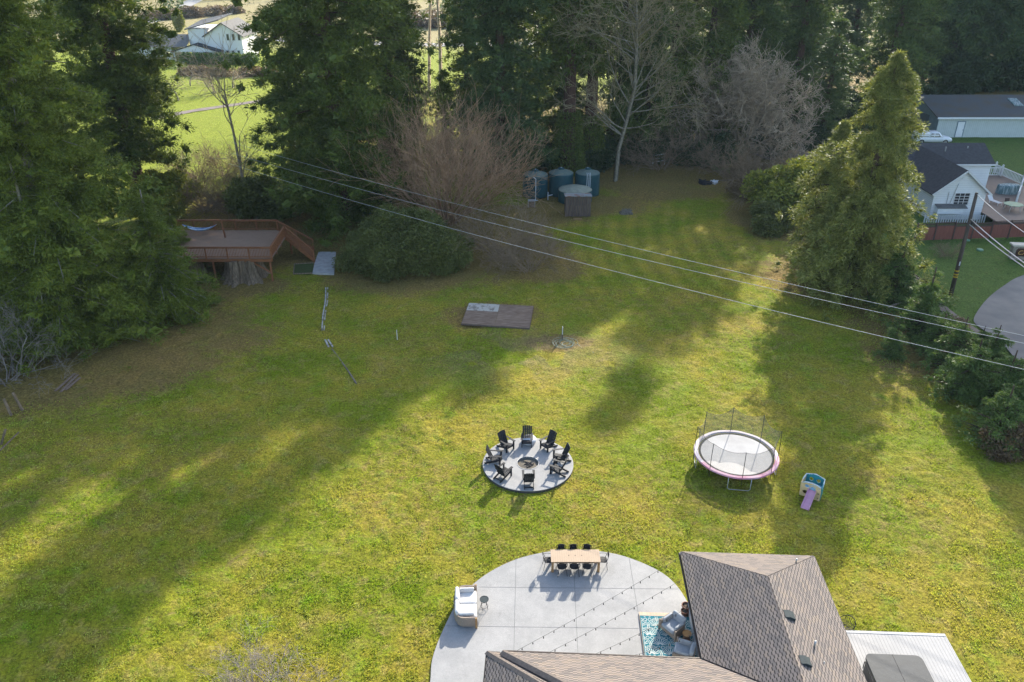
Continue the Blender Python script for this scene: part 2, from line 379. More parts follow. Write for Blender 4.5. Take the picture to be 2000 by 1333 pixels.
def shingle_material():
    m, t, b, o = nodes('shingles'); uv = N(t, 'TexCoord').outputs['UV']
    sep = N(t, 'SeparateXYZ'); t.links.new(uv, sep.inputs[0]); u, v = sep.outputs[0], sep.outputs[1]
    zig = math_(t, 'GREATER_THAN', math_(t, 'FRACT', math_(t, 'MULTIPLY', u, 3.1)), .5)
    row0 = math_(t, 'FLOOR', math_(t, 'DIVIDE', v, .15))
    v2 = math_(t, 'ADD', v, math_(t, 'MULTIPLY', zig, .055))
    rowf = math_(t, 'DIVIDE', v2, .15); fr = math_(t, 'FRACT', rowf); row = math_(t, 'FLOOR', rowf)
    # each row shifts sideways
    cb = N(t, 'CombineXYZ'); t.links.new(math_(t, 'FLOOR', math_(t, 'MULTIPLY', math_(t, 'ADD', u, math_(t, 'MULTIPLY', row, .11)), 3.1)), cb.inputs[0]); t.links.new(row, cb.inputs[1])
    wn = N(t, 'TexWhiteNoise'); t.links.new(cb.outputs[0], wn.inputs[0])
    cr = N(t, 'ValToRGB'); el = cr.color_ramp.elements
    el[0].position = 0; el[0].color = (.165, .145, .135, 1); el[1].position = 1; el[1].color = (.29, .20, .145, 1)
    for p, c in ((.3, (.20, .172, .156, 1)), (.55, (.222, .187, .165, 1)), (.82, (.24, .198, .165, 1))):
        e = el.new(p); e.color = c
    cr.color_ramp.interpolation = 'CONSTANT'
    t.links.new(wn.outputs['Value'], cr.inputs[0])
    gr = noise(t, uv, 60, 3, .7); c = mixc(t, cr.outputs[0], mixc(t, (.6, .6, .6), (1.4, 1.4, 1.4), gr), .6, 'MULTIPLY')
    line = ramp(t, fr, .34, .20)
    c = mixc(t, c, (.02, .018, .02), math_(t, 'MULTIPLY', line, .95))  # shadow lines under the shingle tabs, painted into the colour
    t.links.new(c, b.inputs['Base Color']); b.inputs['Roughness'].default_value = .9; b.inputs['Specular IOR Level'].default_value = .2
    bumpn(t, b, fr, .5, .03)
    return m
MT['shingles'] = shingle_material()
def siding_lines(name, col, pitch, axis=2, dark=.55, c2=None):
    m, t, b, o = nodes(name); sep = N(t, 'SeparateXYZ'); co = N(t, 'TexCoord').outputs['Object']; t.links.new(co, sep.inputs[0])
    fr = math_(t, 'FRACT', math_(t, 'DIVIDE', sep.outputs[axis], pitch))
    c = mixc(t, col, c2 or tuple(x * .85 for x in col), noise(t, co, 1.4, 5))
    c = mixc(t, c, tuple(x * dark for x in col), ramp(t, fr, .16, .04)); t.links.new(c, b.inputs['Base Color']); b.inputs['Roughness'].default_value = .7
    bumpn(t, b, fr, .4, .02); return m
MT['lapsiding'] = siding_lines('lapsiding', (.80, .81, .82), .2)
MT['vertsiding'] = siding_lines('vertsiding', (.60, .64, .64), .3, 0, .6, (.42, .47, .44))
MT['farmsiding'] = siding_lines('farmsiding', (.80, .81, .80), .28, 2, .75)
MT['deckplanks'] = siding_lines('deckplanks', (.32, .19, .12), .16, 1, .4, (.22, .13, .08))
MT['whiteplanks'] = siding_lines('whiteplanks', (.40, .39, .38), .15, 0, .3, (.27, .27, .27))
MT['cottplanks'] = siding_lines('cottplanks', (.21, .155, .12), .16, 1, .5, (.14, .10, .08))
MT['jointline'] = M('jointline', (.20, .20, .20), None, 4, .9)
MT['tabletop'] = siding_lines('tabletop', (.46, .34, .23), .11, 0, .6, (.37, .26, .17))

# ------------------------------------------------------------------ ground & setting
rng = np.random.default_rng(7)
def vnoise(x, y, seed, scale):
    r = np.random.default_rng(seed); T = r.random((256, 256))
    x = x / scale; y = y / scale; xi = np.floor(x).astype(int); yi = np.floor(y).astype(int)
    fx = x - xi; fy = y - yi; fx = fx * fx * (3 - 2 * fx); fy = fy * fy * (3 - 2 * fy)
    a = T[xi % 256, yi % 256]; b = T[(xi + 1) % 256, yi % 256]; c = T[xi % 256, (yi + 1) % 256]; d = T[(xi + 1) % 256, (yi + 1) % 256]
    return (a * (1 - fx) + b * fx) * (1 - fy) + (c * (1 - fx) + d * fx) * fy
def axis(dense0, dense1, step, far0, far1, g=1.12):
    a = list(np.arange(dense0, dense1 + 1e-6, step)); s = step
    while a[-1] < far1: s *= g; a.append(a[-1] + s)
    s = step
    while a[0] > far0: s *= g; a.insert(0, a[0] - s)
    return np.array(a)
def build_ground():
    xs = np.concatenate([np.arange(-62, -32, .4), np.arange(-32, 34, .13), axis(34, 66, .4, 34, 1500)])
    xs = np.concatenate([axis(-62, -61.6, .45, -1500, -61.7)[:-1], xs[xs > -61.9]]); xs = np.unique(np.round(xs, 4))
    ys = np.concatenate([axis(13, 19, .45, -300, 19)[:-1], np.arange(19, 58, .13), np.arange(58, 80, .28), axis(80, 112, .5, 80, 4000)]); ys = np.unique(np.round(ys, 4))
    X, Y = np.meshgrid(xs, ys, indexing='ij')
    near = np.clip((130 - np.hypot(X, Y - 55)) / 40, 0, 1)
    Z = near * ((vnoise(X, Y, 3, .9) - .5) * .05 + (vnoise(X, Y, 4, 3.5) - .5) * .12 + (vnoise(X, Y, 5, .34) - .5) * .115 * (.30 + vnoise(X, Y, 6, 2.6)) + (vnoise(X, Y, 7, .17) - .5) * .06)
    # flat under the built ground: patio, fire circle, house
    for (cx, cy, r) in ((3, 24, 11), (12, 22, 11), (.94, 38.7, 3.2)):
        k = np.clip((np.hypot(X - cx, Y - cy) - r) / 1.5, 0, 1); Z = Z * k - (1 - k) * .01
    Z = Z - .03
    nx, ny = len(xs), len(ys)
    V = np.stack([X, Y, Z], -1).reshape(-1, 3)
    I = np.arange(nx * ny).reshape(nx, ny)
    F = np.stack([I[:-1, :-1], I[1:, :-1], I[1:, 1:], I[:-1, 1:]], -1).reshape(-1, 4)
    me = np_mesh('ground', V, F, MT['lawn'], True)
    n = vnoise(X, Y, 11, 5) * .6 + vnoise(X, Y, 12, 1.7) * .4
    def blob(cx, cy, rx, ry=None, soft=.35, am=1):
        ry = ry or rx; d = np.hypot((X - cx) / rx, (Y - cy) / ry) + (n - .5) * .7
        return np.clip((1 + soft - d) / (2 * soft), 0, 1) * am
    lit = np.zeros_like(X)
    for px, py, rx, ry in ((210, 640, 13, 12), (20, 560, 12, 14), (335, 590, 5, 5), (60, 720, 7, 7), (540, 480, 16, 8), (480, 560, 5, 2.5), (790, 520, 8.5, 6.5), (930, 480, 9, 9),
                           (1060, 520, 4, 4), (1000, 420, 9, 5), (1130, 400, 8, 5), (1200, 330, 20, 12), (1300, 375, 6, 4), (1400, 340, 12, 7), (1500, 330, 12, 14),
                           (1560, 440, 5, 8), (1620, 540, 6, 6), (1480, 420, 3, 9), (1750, 620, 4, 5), (1560, 300, 9, 6), (1800, 700, 4, 4), (600, 430, 14, 12), (965, 615, 4.2, 2.4), (1090, 670, 3, 1.5)):
        c = G(px, py); lit = np.maximum(lit, blob(c.x, c.y, rx, ry))
    lit = np.maximum(lit, np.clip((Y - 104) / 12, 0, 1) * np.clip((X + 12) / 8, 0, 1) * .8 * (Y < 165))
    lit = np.maximum(lit, .36 * (vnoise(X, Y, 21, 7) > .72))
    field = np.clip((Y - 92) / 8, 0, 1) * np.clip((-X - 26) / 6, 0, 1)
    field = np.maximum(field, np.clip((Y - 150) / 20, 0, 1))
    lush = np.clip((X - (27 + (Y - 45) * .17)) / 4, 0, 1) * np.clip((Y - 40) / 4, 0, 1) * (Y < 130) * (X > 35)
    lush = np.maximum(lush, np.clip((X - 58) / 3, 0, 1) * (Y > 60) * np.clip((138 - Y) / 3, 0, 1))
    tan = np.clip((Y - 222) / 25, 0, 1) * np.clip(n * 2.2 - .1, 0, .85)
    lit = np.maximum(lit, np.clip((X - 40) / 15, 0, 1) * np.clip((Y - 138) / 5, 0, 1) * (Y < 230))
    field = field * (1 - np.clip((X - 45) / 15, 0, 1) * (Y > 136) * (Y < 240))
    lit = lit * (1 - lush * .85)
    d = G(1100, 690); dirt = blob(d.x - 3, d.y, 9, 4, .5, .45) * (n > .55)
    t = np.hypot(X - 60, Y - 75); stripe = (.5 + .5 * np.sin(t * 2 * math.pi / 1.9 + n * 1.5)) * np.clip(1 - np.hypot((X - 17) / 16, (Y - 68) / 26), 0, 1) * 1.6
    mown = np.clip(1.6 - 1.6 * np.hypot((X - 15) / 17, (Y - 72) / 24), 0, 1); stripe = (.5 + .5 * np.sin(t * 2 * math.pi / 1.9 + n * 1.2))
    t2 = Y * .8 + X * .6 + n * 1.2; mown = np.maximum(mown, .30 * (Y < 58) * (X < 8)); s2 = .5 + .5 * np.sin(t2 * 2 * math.pi / 2.1); stripe = np.where((Y < 58) & (X < 8), s2, stripe)
    for nm, A in (('litter', lit), ('lush', lush), ('field', field), ('dirt', dirt), ('stripe', stripe), ('tan', tan), ('mown', mown)):
        a = me.attributes.new(nm, 'FLOAT', 'POINT'); a.data.foreach_set('value', A.astype(np.float32).ravel())
    o = link_mesh('ground', me); tag(o, kind='structure')
build_ground()

def catmull(pts, k=6, closed=False):
    out = []; n = len(pts)
    for i in range(n if closed else n - 1):
        p0, p1, p2, p3 = (pts[(i - 1) % n] if closed else pts[max(i - 1, 0)]), pts[i], pts[(i + 1) % n], (pts[(i + 2) % n] if closed else pts[min(i + 2, n - 1)])
        for j in range(k):
            t = j / k
            out.append(tuple(.5 * (2 * b + (c - a) * t + (2 * a - 5 * b + 4 * c - d) * t * t + (3 * b - 3 * c + d - a) * t ** 3) for a, b, c, d in zip(p0, p1, p2, p3)))
    if not closed: out.append(tuple(pts[-1]))
    return out
def ribbon(name, pts, wid, z, mat):
    pts = catmull([tuple(p)[:2] for p in pts], 6); mb = MB(); L = []; Rr = []
    for i, p in enumerate(pts):
        a = Vector(pts[max(i - 1, 0)]); b = Vector(pts[min(i + 1, len(pts) - 1)]); d = (b - a).normalized(); nn = Vector((-d.y, d.x)) * wid / 2 * (1 + .12 * math.sin(i * 1.7))
        L.append((p[0] + nn.x, p[1] + nn.y, z)); Rr.append((p[0] - nn.x, p[1] - nn.y, z))
    n = len(pts); mb.add(L + Rr, [(i, n + i, n + i + 1, i + 1) for i in range(n - 1)])
    return tag(mb.build(name, mat), kind='structure')
q_ = catmull([tuple(G(x, y))[:2] for x, y in ((2400, 480), (2100, 512), (2000, 538), (1962, 558), (1928, 585), (1904, 618), (1906, 634), (1935, 655), (1965, 680), (1990, 712), (2010, 735), (2120, 830), (2500, 1000))], 5)
_m = MB(); _m.add([(x, y, .035) for x, y in q_], [tuple(range(len(q_)))[::-1]]); tag(_m.build('gravel_road', MT['gravel']), kind='structure')
ribbon('dirt_path', [G(1755, 515), G(1790, 548), G(1830, 590), G(1875, 630), G(1930, 660)], .9, .03, MT['dirtpath'])
ribbon('far_road', [G(230, 60), G(330, 30), G(372, 5), G(440, -30)], 6.5, .03, MT['asphalt'])
ribbon('country_road', [G(440, 72), G(640, 82), G(860, 88), G(1000, 86), G(1300, 84), G(1700, 80)], 7, .035, MT['asphalt'])
ribbon('field_track', [G(300, 232), G(370, 218), G(450, 206), G(520, 196)], 2.2, .03, MT['dirtpath'])
ribbon('driveway', [G(1480, 305), G(1550, 300), G(1600, 310), G(1640, 345), G(1660, 420)], 4.5, .03, MT['dirtpath'])

# ------------------------------------------------------------------ tree builders
def norm(a): return a / (np.linalg.norm(a, axis=-1, keepdims=True) + 1e-9)
def leaves(rng, P, D, L, W):
    n = len(P); rv = rng.normal(size=(n, 3)); S = norm(np.cross(D, rv)); U = np.cross(D, S)
    L = np.broadcast_to(np.asarray(L, float).reshape(-1, 1) if np.ndim(L) else L, (n, 1)); W = np.broadcast_to(np.asarray(W, float).reshape(-1, 1) if np.ndim(W) else W, (n, 1))
    V = np.stack([P, P + D * L * .45 + S * W * .5 + U * W * .15, P + D * L, P + D * L * .45 - S * W * .5 + U * W * .15], 1).reshape(-1, 3)
    return V, np.arange(4 * n).reshape(n, 4)
def tubes3(P0, P1, R0, R1):
    D = norm(P1 - P0); A = norm(np.cross(D, np.array([.3, .5, .81]))); B = np.cross(D, A); vs = []
    for P, R in ((P0, R0), (P1, R1)):
        for k in range(3):
            a = 2 * math.pi * k / 3; vs.append(P + (A * math.cos(a) + B * math.sin(a)) * R[:, None])
    V = np.stack(vs, 1).reshape(-1, 3); n = len(P0); b = np.arange(n)[:, None] * 6
    F = np.concatenate([b + np.array([[k, (k + 1) % 3, 3 + (k + 1) % 3, 3 + k]]) for k in range(3)])
    return V, F
def conifer(seed, H, R, zb, nb, ntf, k, L, W, zvis=60, style='cone', droop=.25, rise=.05, sig=.30, lean=(0, 0), trunk_r=None, mat='redwood_leaf', bark='bark', ivy=False, nbr=110, tuftvar=.85, pshape=(1, 1, .55), pdown=-.18, ncore=5, reach=.85):
    rng = np.random.default_rng(seed)
    u = rng.random(nb); t = 1 - (1 - u) ** (.62 if H > 20 else .5) if style == 'cone' else u ** 1.05
    z = zb + (H - zb) * t
    prof = {'cone': (1 - t) ** (.8 if H > 20 else .85) + .03, 'redwood': np.minimum(1, (1 - t) * 4.5) ** .7 * np.minimum(1, .72 + t * 2.2) + .03,
            'column': np.minimum(1, (1 - t) * 2.6) ** .7 + .03, 'cedar': ((1 - t) ** .6) * np.minimum(1, (1 - t) * 9 + .06) * np.minimum(1, .8 + 1.2 * t)}[style]
    az = rng.random(nb) * 2 * math.pi
    lk = 1.5 if style == 'cedar' else 1.2; lump = 1 + lk * (.16 * np.sin(az * 3 + z * .45 + seed) + .12 * np.sin(az * 5 - z * .9))
    rr = R * prof * (.55 + .5 * rng.random(nb)) * lump
    up = zvis < z
    keep = ~up | (rng.random(nb) < .85); z, t, az, rr, up = z[keep], t[keep], az[keep], rr[keep], up[keep]; nb = len(z)
    s = np.linspace(.22, 1, ntf)[None, :] + rng.normal(size=(nb, ntf)) * .03
    rad_ = np.stack([np.cos(az), np.sin(az), np.zeros(nb)], 1); lat = np.stack([-np.sin(az), np.cos(az), np.zeros(nb)], 1)
    lo = rng.normal(size=(nb, ntf)) * .13 * s * rr[:, None]
    rs = (rise + rng.normal(size=nb) * .07)[:, None]
    C = rad_[:, None, :] * (rr[:, None] * s)[..., None] + lat[:, None, :] * lo[..., None]
    C[..., 2] += z[:, None] + rs * rr[:, None] * s - droop * rr[:, None] * s ** 2 - np.abs(lo) * .3
    C[..., 0] += lean[0] * C[..., 2]; C[..., 1] += lean[1] * C[..., 2]
    C = C.reshape(-1, 3); Rd = np.repeat(rad_, ntf, 0); U = np.repeat(up, ntf); sz = np.repeat(np.clip(rr / R, .30, 1), ntf); ss = s.reshape(-1)
    tv = rng.random(len(C)) > (1 - tuftvar); C, Rd, U, sz, ss = C[tv], Rd[tv], U[tv], sz[tv], ss[tv]
    psz = sig * (.55 + .75 * rng.random(len(C))) * (.55 + .45 * sz)
    Vs = []; Fs = []; off = 0
    for hi in (False, True):
        m = (U == hi)
        if not m.any(): continue
        kk = k if not hi else max(5, k // 3); f = 1 if not hi else 2.2
        P = np.repeat(C[m], kk, 0); Dd = np.repeat(Rd[m], kk, 0); pz = np.repeat(psz[m], kk)[:, None]; n = len(P)
        dr = norm(rng.normal(size=(n, 3)) + np.array([0, 0, .35])); rq = (.25 + .75 * rng.random(n) ** .6)[:, None]
        lob = 1 + .25 * np.sin(dr[:, :1] * 5 + P[:, :1] * 3) * np.cos(dr[:, 1:2] * 5 + P[:, 2:3] * 3)
        off3 = dr * rq * pz * lob * np.array(pshape)
        D = norm(dr * .75 + Dd * .5 + rng.normal(size=(n, 3)) * .35 + np.array([0, 0, pdown]))
        sc = (.6 + .8 * rng.random(n)) * f
        V, F = leaves(rng, P + off3, D, L * sc, W * sc); Vs.append(V); Fs.append(F + off); off += len(V)
        nc = ncore; P = np.repeat(C[m], nc, 0); pz = np.repeat(psz[m], nc); D = norm(rng.normal(size=(len(P), 3)) * np.array([1, 1, .6]))
        V, F = leaves(rng, P - D * (pz * .5)[:, None], D, pz * 1.0, pz * .6); Vs.append(V); Fs.append(F + off); off += len(V)
    if ivy:
        n = 9000; h = rng.random(n) ** 1.6 * ivy; a = rng.random(n) * 6.283; q = (trunk_r + .25 + .9 * (1 - h / ivy)) * (.8 + .4 * rng.random(n))
        P = np.stack([q * np.cos(a), q * np.sin(a), h], 1); D = norm(rng.normal(size=(n, 3)) + np.array([0, 0, -.6]))
        V, F = leaves(rng, P, D, .28, .16); Vs.append(V); Fs.append(F + off)
    crown = np_mesh('crown', np.concatenate(Vs), np.concatenate(Fs), MT[mat])
    tr = trunk_r or H * .018; mb = MB(); nn = 14
    pts = [(lean[0] * h, lean[1] * h, h) for h in np.linspace(-.3, H * .97, nn)]
    rs_ = [tr * (1.25 if i == 0 else 1) * (1 - i / nn) ** .9 + .03 for i in range(nn)]
    mb.tube(pts, rs_, 10)
    P0 = []; P1 = []; R0 = []; R1 = []
    for i in rng.choice(nb, min(nbr, nb), False):
        if z[i] > zvis: continue
        prev = np.array([lean[0] * z[i], lean[1] * z[i], z[i]])
        for j in (1, 2, 3):
            q = j / 3 * reach; cur = np.array([lean[0] * z[i] + rr[i] * q * math.cos(az[i]), lean[1] * z[i] + rr[i] * q * math.sin(az[i]), z[i] + rs[i, 0] * rr[i] * q - droop * rr[i] * q * q])
            P0.append(prev); P1.append(cur); R0.append(.09 * (1.05 - (j - 1) / 3) + .01); R1.append(.09 * (1.05 - j / 3) + .01); prev = cur
    V, F = tubes3(np.array(P0), np.array(P1), np.array(R0), np.array(R1))
    b = len(mb.v); tv_ = [tuple(v) for v in mb.v]; tf = mb.f + [[int(a) + b for a in f] for f in F]
    me = bpy.data.meshes.new('trunk'); me.from_pydata(tv_ + [tuple(map(float, v)) for v in V], [], tf); me.materials.append(MT[bark])
    me.polygons.foreach_set('use_smooth', [True] * len(tf)); me.update()
    return me, crown
def place_tree(name, meshes, label, loc, cat='tree', rz=0, sc=1, group=None, parts=('trunk', 'crown')):
    t = thing(name, label, cat, loc, rz, group); t.scale = sc if hasattr(sc, '__len__') else (sc,) * 3
    for nm, me in zip(parts, meshes): link_mesh(nm, me, t)
    return t
def bare(seed, P0, D0, L0, R0, levels, nsub=4, wob=.18, trop=.05, matt='greybark', matc='greytwig', split=2, rmin=.0):
    "levels: (children, length ratio, radius ratio, angle deg, tropism)"
    rng = np.random.default_rng(seed); P = np.array(P0, float); D = norm(np.array(D0, float)); L = np.array(L0, float); R = np.array(R0, float)
    segs = []
    for li in range(len(levels) + 1):
        n = len(P); pts = [P]; ds = [D]; d = D; p = P
        tp = trop if li == 0 else levels[li - 1][4]
        for j in range(nsub):
            d = norm(d + wob * rng.normal(size=(n, 3)) + np.array([0, 0, tp])); p = p + d * (L / nsub)[:, None]; pts.append(p); ds.append(d)
        rs = [np.maximum(R * (1 - .5 * j / nsub), rmin) for j in range(nsub + 1)]
        for j in range(nsub): segs.append((li, pts[j], pts[j + 1], rs[j], rs[j + 1]))
        if li == len(levels): break
        nc, lr, rr, ang, _ = levels[li]
        PT = np.stack(pts, 1); DS = np.stack(ds, 1); RS = np.stack(rs, 1)
        idx = np.repeat(np.arange(n), nc); tt = .25 + .75 * rng.random(len(idx)); tt[::nc] = 1
        f = tt * nsub; j0 = np.minimum(f.astype(int), nsub - 1); fr = f - j0
        P = PT[idx, j0] * (1 - fr)[:, None] + PT[idx, j0 + 1] * fr[:, None]; dd = DS[idx, j0 + 1]
        a = rad(ang) * (.5 + rng.random(len(idx))); pr = norm(np.cross(dd, rng.normal(size=dd.shape)))
        D = norm(dd * np.cos(a)[:, None] + pr * np.sin(a)[:, None])
        R = RS[idx, j0 + 1] * rr; L = L[idx] * lr * (.6 + .7 * rng.random(len(idx)))
    out = []
    for cond in (lambda l: l < split, lambda l: l >= split):
        S = [s for s in segs if cond(s[0])]
        V, F = tubes3(*[np.concatenate([s[i] for s in S]) for i in (1, 2, 3, 4)])
        out.append(np_mesh('trunk' if not out else 'crown', V, F, MT[matt if not out else matc], False))
    return out
def shrub(seed, lobes, n, L, W, mat, stem_h=1.2, nst=7, core=.55):
    rng = np.random.default_rng(seed); lb0 = np.array(lobes, float); lb = np.repeat(lb0, 7, 0); dd_ = norm(rng.normal(size=(len(lb), 3)) + np.array([0, 0, .5]))
    small = lb.copy(); small[:, :3] += dd_ * lb[:, 3:4] * .78 * np.array([1, 1, .85]); small[:, 3] *= .22 + .26 * rng.random(len(lb)); small[:, 2] = np.abs(small[:, 2])
    lb = np.concatenate([lb0 * np.array([1, 1, 1, .86]), small]); wts = lb[:, 3] ** 2; wts /= wts.sum()
    i = rng.choice(len(lb), n, p=wts); d = norm(rng.normal(size=(n, 3))); q = core + (1 - core) * rng.random(n) ** .6 + .28 * (rng.random(n) < .08) * rng.random(n)
    bump_ = 1 + .14 * np.sin(d[:, 0] * 7 + i) * np.cos(d[:, 1] * 8 + d[:, 2] * 6) + .08 * np.sin(d[:, 0] * 19) * np.cos(d[:, 2] * 17 + d[:, 1] * 15)
    P = lb[i, :3] + d * (lb[i, 3] * q * bump_)[:, None] * np.array([1, 1, .85]); P[:, 2] = np.abs(P[:, 2]) * (P[:, 2] > 0) + (P[:, 2] <= 0) * rng.random(n) * .6
    D = norm(d * .5 + rng.normal(size=(n, 3)) * .7 + np.array([0, 0, .1])); sc = .6 + .8 * rng.random(n)
    V, F = leaves(rng, P, D, L * sc, W * sc)
    crown = np_mesh('crown', V, F, MT[mat])
    mb = MB()
    for k in range(nst):
        b = lb0[rng.integers(len(lb0))]; a = rng.random() * 6.28
        mb.tube([(.15 * math.cos(a), .15 * math.sin(a), -.1), (b[0] * .5, b[1] * .5, b[2] * .5), (b[0], b[1], b[2])], [.09, .06, .03], 5)
    tm = bpy.data.meshes.new('stems'); tm.from_pydata([tuple(v) for v in mb.v], [], mb.f); tm.materials.append(MT['browntwig']); tm.update()
    return tm, crown
# ------------------------------------------------------------------ grass blades on the near lawn
def grass():
    rng = np.random.default_rng(31); n = 620000
    y = 21 + 46 * rng.random(n) ** 1.35; x = (rng.random(n) * 2 - 1) * (y * .62 + 9); m = 0
    cl = vnoise(x + 200, y + 200, 41, .45) * .6 + vnoise(x + 200, y + 200, 42, 1.6) * .4
    keep = rng.random(n) < np.clip((cl - .28) * 2.6, .06, 1)
    # not on the patio, the house, the fire circle, the decks or the platform; thin under the trees
    poly = np.array([tuple(G(a, b))[:2] for a, b in ((820, 1500), (838, 1333), (843, 1285), (866, 1223), (898, 1165), (943, 1122), (1005, 1092), (1070, 1076), (1130, 1072), (1205, 1081), (1277, 1107), (1322, 1140), (1329, 1092), (1590, 1092), (1665, 1232), (1860, 1232), (1990, 1500))])
    ins = np.zeros(n, bool); j = len(poly) - 1
    for i in range(len(poly)):
        xi, yi = poly[i]; xj, yj = poly[j]; c = ((yi > y) != (yj > y)) & (x < (xj - xi) * (y - yi) / (yj - yi + 1e-12) + xi); ins ^= c; j = i
    keep &= ~ins & (np.hypot(x - .945, y - 38.65) > 2.72)
    p = G(972, 618); keep &= ~((abs(x - p.x) < 3.3) & (abs(y - p.y) < 2.4))
    for px, py, r in ((210, 660, 11), (20, 640, 14), (790, 520, 7), (340, 590, 6), (468, 540, 5)):
        c = G(px, py); keep &= np.hypot(x - c.x, y - c.y) > r * (.8 + .3 * rng.random(n))
    keep &= x < (27 + (y - 45) * .17) + 1.5
    x, y, cl = x[keep], y[keep], cl[keep]; n = len(x); a = rng.random(n) * 6.283; tl = .6 + .9 * rng.random(n)
    D = norm(np.stack([np.cos(a) * tl, np.sin(a) * tl, np.ones(n) * .8], 1)); P = np.stack([x, y, np.full(n, -.03)], 1)
    V, F = leaves(rng, P, D, (.04 + .08 * rng.random(n)) * (.6 + .8 * cl), .028 + .03 * rng.random(n))
    tag(link_mesh('grass', np_mesh('grass', V, F, MT['blades'])), 'short clumpy grass blades covering the near lawn', 'grass', kind='stuff')
grass()
# ------------------------------------------------------------------ trees
def at(px, py): p = G(px, py); return (p.x, p.y, -.05)
# near left mass
NL1 = conifer(101, 42, 8.0, .3, 500, 8, 120, .22, .052, 27, 'cone', .20, .08, .95, reach=1.03, nbr=160, mat='fir_leaf', bark='greybark')
place_tree('fir_tree', NL1, 'big light green fir in the left foreground mass, its skirt reaching furthest down the lawn', at(150, 640), 'tree')
NL2 = conifer(102, 42, 8.0, .3, 440, 8, 100, .22, .055, 27, 'cone', .20, .08, .95, reach=1.03, nbr=160, mat='fir_leaf', bark='greybark')
place_tree('fir_tree', NL2, 'tall green fir at the very left edge of the photo above the bare grey bush', at(-10, 575), 'tree')
NL3 = conifer(103, 10.8, 5.0, .2, 150, 5, 120, .20, .048, 40, 'cone', .22, .05, .75, reach=1.03, nbr=160, mat='fir_leaf', bark='greybark')
place_tree('young_fir', NL3, 'low rounded fir at the right end of the left mass, just below the wooden deck', at(325, 610), 'tree')
NL4 = conifer(104, 15, 5.5, .2, 170, 6, 120, .20, .048, 40, 'cone', .22, .05, .8, reach=1.03, nbr=160, mat='fir_leaf', bark='greybark')
place_tree('young_fir', NL4, 'mid-sized fir in front of the big foreground fir, close to the old planks', at(120, 668), 'tree', 1.0)
place_tree('young_fir', NL3, 'middle fir of the left mass, between the big foreground fir and the rounded one', at(240, 640), 'tree', 4.2, .8)
place_tree('fir_tree', NL2, 'fir filling the left mass behind the big foreground fir, left of the dark redwood', at(98, 505), 'tree', 2.1, .86)
place_tree('young_fir', NL3, 'small fir tucked beside the deck railing under the dark redwood', at(352, 520), 'tree', 2.2, .5)
RW1 = conifer(105, 43, 6.2, 6.0, 440, 6, 90, .32, .075, 30, 'redwood', .22, .08, 1.15, trunk_r=.85, mat='redwood_leaf', bark='redbark')
place_tree('redwood_tree', RW1, 'dark redwood with thick bare reddish trunk behind the left fir, beside the bright field', at(280, 412), 'tree')
RW2 = conifer(106, 46, 8.6, .4, 460, 8, 90, .32, .075, 30, 'redwood', .24, .08, 1.15, trunk_r=.75, mat='redwood_leaf', bark='redbark')
place_tree('redwood_tree', RW2, 'huge dark redwood right of the wooden deck, the largest crown in the photo', at(674, 428), 'tree')
T4 = conifer(107, 42, 6.3, .4, 320, 6, 66, .34, .08, 26, 'redwood', .30, .04, 1.1, mat='blue_leaf', bark='bark')
place_tree('conifer_tree', T4, 'broad bluish conifer directly behind the leftmost water tank', at(978, 342), 'tree')
T5 = conifer(108, 36, 5.0, 12.0, 190, 5, 40, .34, .09, 26, 'redwood', .38, .04, 1.0, trunk_r=1.0, ncore=2, mat='redwood_leaf', bark='redbark', ivy=8)
place_tree('redwood_tree', T5, 'tall twin redwood trunk, the left one, rising behind the middle water tank', at(1108, 336), 'tree')
place_tree('redwood_tree', conifer(109, 36, 5.0, 13.0, 180, 5, 40, .34, .09, 26, 'redwood', .38, .04, 1.0, trunk_r=.95, ncore=2, mat='redwood_leaf', bark='redbark', ivy=7), 'tall twin redwood trunk, the right one, rising behind the right water tank', at(1150, 326), 'tree')
C1 = conifer(110, 37, 5.0, .8, 230, 5, 46, .42, .11, 26, 'redwood', .3, .05, 1.05, mat='dark_leaf')
C2 = conifer(111, 35, 5.0, 2.0, 200, 5, 44, .42, .11, 26, 'redwood', .3, .05, 1.05, mat='redwood_leaf')
C3 = conifer(112, 44, 5.4, .6, 260, 5, 48, .42, .11, 26, 'redwood', .26, .06, 1.1, mat='dark_leaf', bark='redbark', trunk_r=.8)
C4 = conifer(113, 62, 8.0, 4.5, 380, 7, 42, .55, .15, 34, 'redwood', .26, .06, 1.4, mat='blue_leaf', bark='redbark', trunk_r=1.15)
